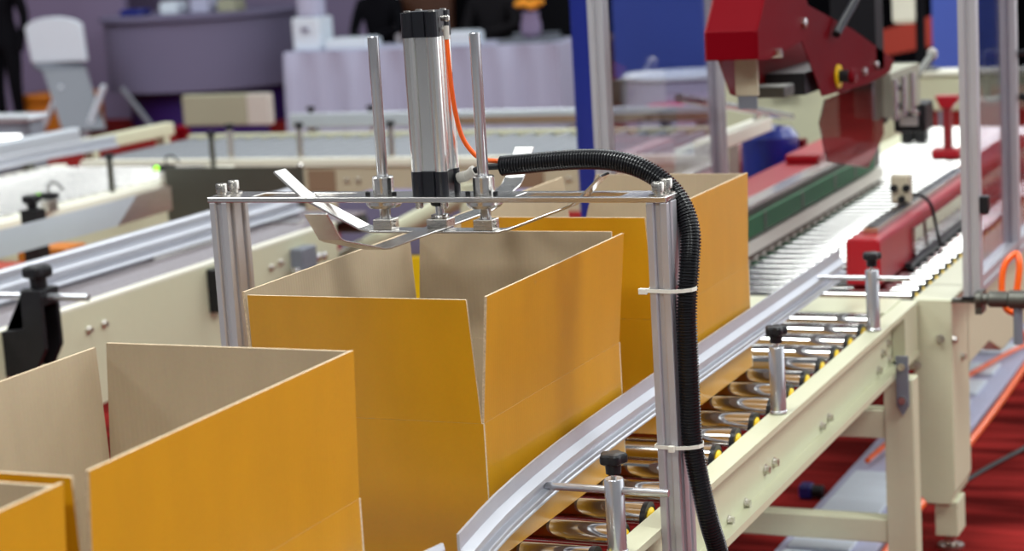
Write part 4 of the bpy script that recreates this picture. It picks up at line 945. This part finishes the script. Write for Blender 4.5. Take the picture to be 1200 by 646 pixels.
rbn = thing('barrier_banner', 'slanting brick red banner before the black drape', 'banner', (-3.9, 16.5, 0))
b = MB(); b.prism([(-4.15,0.42), (-3.0,0.62), (-3.0,0.90), (-4.15,0.62)], 'y', 16.48, 16.52); b.build('banner_face', M['redwall'], rbn)
for x in (-4.1, -3.1): MB().box(x, x+0.05, 16.521, 16.56, 0, 0.72).build('leg', M['greypaint'], rbn)
MB().box(-4.2, -2.9, 16.47, 16.56, 0.30, 0.40).build('base_rail', M['greypaint'], rbn)
cs = thing('side_cabinet', 'dark brown cabinet with a red plinth right of the lavender table', 'cabinet', (-6.2, 16.3, 0))
MB().box(-6.33, -5.95, 16.1, 16.5, 0.16, 0.70, bev=0.01).build('carcass', M['browncloth'], cs)
MB().box(-6.33, -5.95, 16.1, 16.5, 0.0, 0.159).build('plinth', M['red'], cs)
MB().box(-6.35, -5.93, 16.08, 16.52, 0.701, 0.73).build('top', M['brown'], cs)

# seats and people behind the table
def chair(x, y, m, label):
    t = thing('booth_chair', label, 'chair', (x, y, 0))
    b = MB(); b.box(x-0.28, x+0.28, y-0.28, y+0.28, 0.40, 0.50, bev=0.03); b.build('seat', M[m], t)
    b = MB(); b.prism([(y-0.28, 0.50), (y-0.20, 0.50), (y-0.14, 1.12), (y-0.20, 1.15), (y-0.25, 1.12)], 'x', x-0.27, x+0.27); b.build('backrest', M[m], t, bevel=0.02)
    for dx in (-0.24, 0.20):
        for dy in (-0.24, 0.20): MB().box(x+dx, x+dx+0.04, y+dy, y+dy+0.04, 0, 0.40).build('leg', M['blackcloth'], t)
chair(-8.42, 17.45, 'browncloth', 'brown leather chair behind the table, its back showing beside the cylinder top')
chair(-7.15, 17.75, 'blackcloth', 'black chair behind the table, left of the flower vase')
chair(-6.42, 17.45, 'blackcloth', 'black chair behind the right end of the lavender table')

def person(label, joints, edges, radii, loc, cols):
    """one continuous skinned body; clothing is coloured by height bands given in cols"""
    me = bpy.data.meshes.new('person'); names = list(joints)
    me.from_pydata([V(joints[n]) for n in names], [(names.index(a), names.index(b)) for a, b in edges], []); me.update()
    o = bpy.data.objects.new('person', me); COL.objects.link(o); o.location = loc
    sk = o.modifiers.new('skin', 'SKIN'); sk.use_smooth_shade = True
    for i, n_ in enumerate(names):
        v = me.skin_vertices[0].data[i]; v.radius = radii.get(n_, (0.05, 0.05)); v.use_root = (n_ == 'pelvis')
    sd_ = o.modifiers.new('sub', 'SUBSURF'); sd_.levels = 1; sd_.render_levels = 2
    me.materials.append(cols)
    return tag(o, label, 'person')
E_ = [('pelvis','waist'),('waist','chest'),('chest','neck'),('neck','chin'),('chin','crown'),
      ('chest','shl'),('shl','ell'),('ell','wrl'),('wrl','hal'),('chest','shr'),('shr','elr'),('elr','wrr'),('wrr','har'),
      ('pelvis','hil'),('hil','knl'),('knl','anl'),('anl','tol'),('pelvis','hir'),('hir','knr'),('knr','anr'),('anr','tor')]
R_ = dict(pelvis=(0.15,0.11), waist=(0.14,0.10), chest=(0.16,0.11), neck=(0.055,0.055), chin=(0.085,0.09), crown=(0.08,0.09), shl=(0.07,0.07), shr=(0.07,0.07),
          ell=(0.05,0.05), elr=(0.05,0.05), wrl=(0.038,0.038), wrr=(0.038,0.038), hal=(0.03,0.045), har=(0.03,0.045), hil=(0.10,0.10), hir=(0.10,0.10),
          knl=(0.065,0.065), knr=(0.065,0.065), anl=(0.045,0.045), anr=(0.045,0.045), tol=(0.04,0.03), tor=(0.04,0.03))
def body_mat(name, bands):
    """clothing colours by height on the standing or seated body"""
    m, nt, b = new_mat(name)
    tc = nt.nodes.new('ShaderNodeTexCoord'); sx = nt.nodes.new('ShaderNodeSeparateXYZ'); nt.links.new(tc.outputs['Object'], sx.inputs[0])
    dv = nt.nodes.new('ShaderNodeMath'); dv.operation = 'DIVIDE'; dv.inputs[1].default_value = 2.0; nt.links.new(sx.outputs['Z'], dv.inputs[0])
    rp = nt.nodes.new('ShaderNodeValToRGB'); rp.color_ramp.interpolation = 'CONSTANT'
    e = rp.color_ramp.elements
    while len(e) > 1: e.remove(e[-1])
    e[0].position = 0; e[0].color = (*bands[0][1], 1)
    for z, c in bands[1:]:
        q = e.new(z/2.0); q.color = (*c, 1)
    nt.links.new(dv.outputs[0], rp.inputs['Fac']); nt.links.new(rp.outputs['Color'], b.inputs['Base Color']); b.inputs['Roughness'].default_value = 0.85; b.inputs['Specular IOR Level'].default_value = 0.05
    return m
K = (0.005, 0.005, 0.007); SK = sr(205, 160, 138)
st = dict(pelvis=(0,0,0.95), waist=(0,0,1.10), chest=(0,0,1.36), neck=(0,0,1.50), chin=(0,-0.02,1.60), crown=(0,0,1.70),
          shl=(-0.19,0,1.42), ell=(-0.24,0.03,1.14), wrl=(-0.22,-0.06,0.90), hal=(-0.21,-0.08,0.82), shr=(0.19,0,1.42), elr=(0.25,0.03,1.14), wrr=(0.24,-0.05,0.90), har=(0.23,-0.07,0.82),
          hil=(-0.09,0,0.90), knl=(-0.10,-0.01,0.48), anl=(-0.10,0.02,0.09), tol=(-0.11,-0.14,0.04), hir=(0.09,0,0.90), knr=(0.10,-0.01,0.48), anr=(0.10,0.02,0.09), tor=(0.11,-0.14,0.04))
p1 = person('person in black standing at the left edge, arm at the side', st, E_, R_, (-12.02, 15.5, 0), body_mat('black_outfit', [(0, K), (1.50, SK)]))
def hair(parent, z, y, m):
    b = MB(); b.lathe((0, y, 0), [(0.09, z-0.14), (0.115, z-0.06), (0.115, z+0.03), (0.08, z+0.09), (0.02, z+0.11)], 18)
    o = b.build('hair', m, None); o.parent = parent; return o
hair(p1, 1.70, 0.03, M['blackcloth'])
si = dict(pelvis=(0,0,0.56), waist=(0,0,0.74), chest=(0,-0.02,1.00), neck=(0,-0.02,1.15), chin=(0,-0.04,1.25), crown=(0,-0.02,1.35),
          shl=(-0.19,0,1.06), ell=(-0.24,-0.08,0.82), wrl=(-0.14,-0.28,0.78), hal=(-0.06,-0.34,0.78), shr=(0.19,0,1.06), elr=(0.25,-0.08,0.82), wrr=(0.14,-0.28,0.78), har=(0.06,-0.34,0.78),
          hil=(-0.10,-0.02,0.55), knl=(-0.13,-0.42,0.52), anl=(-0.13,-0.40,0.09), tol=(-0.13,-0.55,0.04), hir=(0.10,-0.02,0.55), knr=(0.13,-0.42,0.52), anr=(0.13,-0.40,0.09), tor=(0.13,-0.55,0.04))
p2 = person('person in a black top seated behind the left half of the table', si, E_, R_, (-8.80, 17.0, 0), body_mat('black_top_outfit', [(0, K), (1.15, SK)]))
hair(p2, 1.35, 0.0, M['browncloth'])
p3 = person('person in dark clothes seated behind the table between cylinder and right rod', si, E_, R_, (-7.62, 17.0, 0), body_mat('dark_outfit', [(0, (0.012,0.011,0.013)), (1.15, SK)]))
hair(p3, 1.35, 0.0, M['blackcloth'])

# ================================================================== lights: rows of hall ceiling lamps, plus added fill and highlight lamps
def area(x, y, z, sx, sy, w, col=(1,0.985,0.96), tilt=(0,0,0)):
    L_ = bpy.data.lights.new('ceiling_or_fill_lamp', 'AREA'); L_.shape = 'RECTANGLE'; L_.size = sx; L_.size_y = sy; L_.energy = w; L_.color = col
    o = bpy.data.objects.new('ceiling_or_fill_lamp', L_); COL.objects.link(o); o.location = (x, y, z); o.rotation_euler = tilt; return o
CW = (0.965, 1.0, 0.975)
for y, w in ((-4, 270), (2.5, 270), (8.5, 120)):
    for x in (-8, -2.2, 3.5):
        area(x + (0.5 if y > 8 and x == -2.2 else 0), y, 6.5, 2.2, 1.4, w, CW)
for x in (4, 9): area(x, 21, 6.0, 3.0, 2.0, 420, CW)  # unseen pair added far back to give sheen on the box sides
area(-2.8, 12.5, 5.2, 2.3, 8.0, 290, CW)  # broad overhead panel, sized to whiten the machine rollers
area(-11.5, 11.0, 5.2, 3.5, 6.0, 300, CW)  # broad overhead panel, placed to whiten the far-left rollers
area(5.0, 3.5, 6.5, 4.0, 5.0, 170, CW, tilt=(0, math.radians(32), 0))  # tilted fill lamp added to brighten the faces turned right
W = bpy.data.worlds.new('hall'); S.world = W; W.use_nodes = True
nt = W.node_tree; bg = nt.nodes['Background']
tc = nt.nodes.new('ShaderNodeTexCoord'); sx_ = nt.nodes.new('ShaderNodeSeparateXYZ'); nt.links.new(tc.outputs['Generated'], sx_.inputs[0])
dt = nt.nodes.new('ShaderNodeVectorMath'); dt.operation = 'DOT_PRODUCT'; dt.inputs[1].default_value = (0.6, 0.8, 0.0)
nt.links.new(tc.outputs['Generated'], dt.inputs[0])
mr_ = nt.nodes.new('ShaderNodeMapRange'); mr_.inputs['From Min'].default_value = -1; nt.links.new(dt.outputs['Value'], mr_.inputs['Value'])
rp = nt.nodes.new('ShaderNodeValToRGB'); nt.links.new(mr_.outputs['Result'], rp.inputs['Fac'])
rp.color_ramp.elements[0].position = 0.05; rp.color_ramp.elements[0].color = (0.10, 0.10, 0.11, 1)
rp.color_ramp.elements[1].position = 0.99; rp.color_ramp.elements[1].color = (2.12, 2.22, 2.25, 1)
q_ = rp.color_ramp.elements.new(0.76); q_.color = (0.23, 0.245, 0.26, 1)
nt.links.new(rp.outputs['Color'], bg.inputs['Color']); bg.inputs['Strength'].default_value = 1.0

# ================================================================== camera
R = Matrix(((0.91558693, 0.01504481, -0.40183856), (0.39778932, -0.18015266, 0.89961585), (-0.05885774, -0.9835236, -0.17093009)))
cam = bpy.data.cameras.new('camera'); co = bpy.data.objects.new('camera', cam); COL.objects.link(co)
cx_, cy_, cz_ = R.col[0].copy(), R.col[1].copy(), R.col[2].copy()
mw = Matrix((cx_, -cy_, -cz_)).transposed().to_4x4(); mw.translation = V((0, 0, 1.7))
co.matrix_world = mw
cam.sensor_width = 36; cam.lens = 2352 / 1200 * 36; cam.clip_start = 0.05; cam.clip_end = 200
cam.dof.use_dof = True; cam.dof.focus_distance = 3.30; cam.dof.aperture_fstop = 4.2
S.camera = co
S.view_settings.view_transform = 'Standard'; S.view_settings.look = 'None'
S.view_settings.exposure = 0.0; S.view_settings.gamma = 1.0; S.view_settings.use_curve_mapping = False
S.cycles.use_denoising = True
S.cycles.max_bounces = 8; S.cycles.transparent_max_bounces = 12
S.cycles.sample_clamp_indirect = 6.0
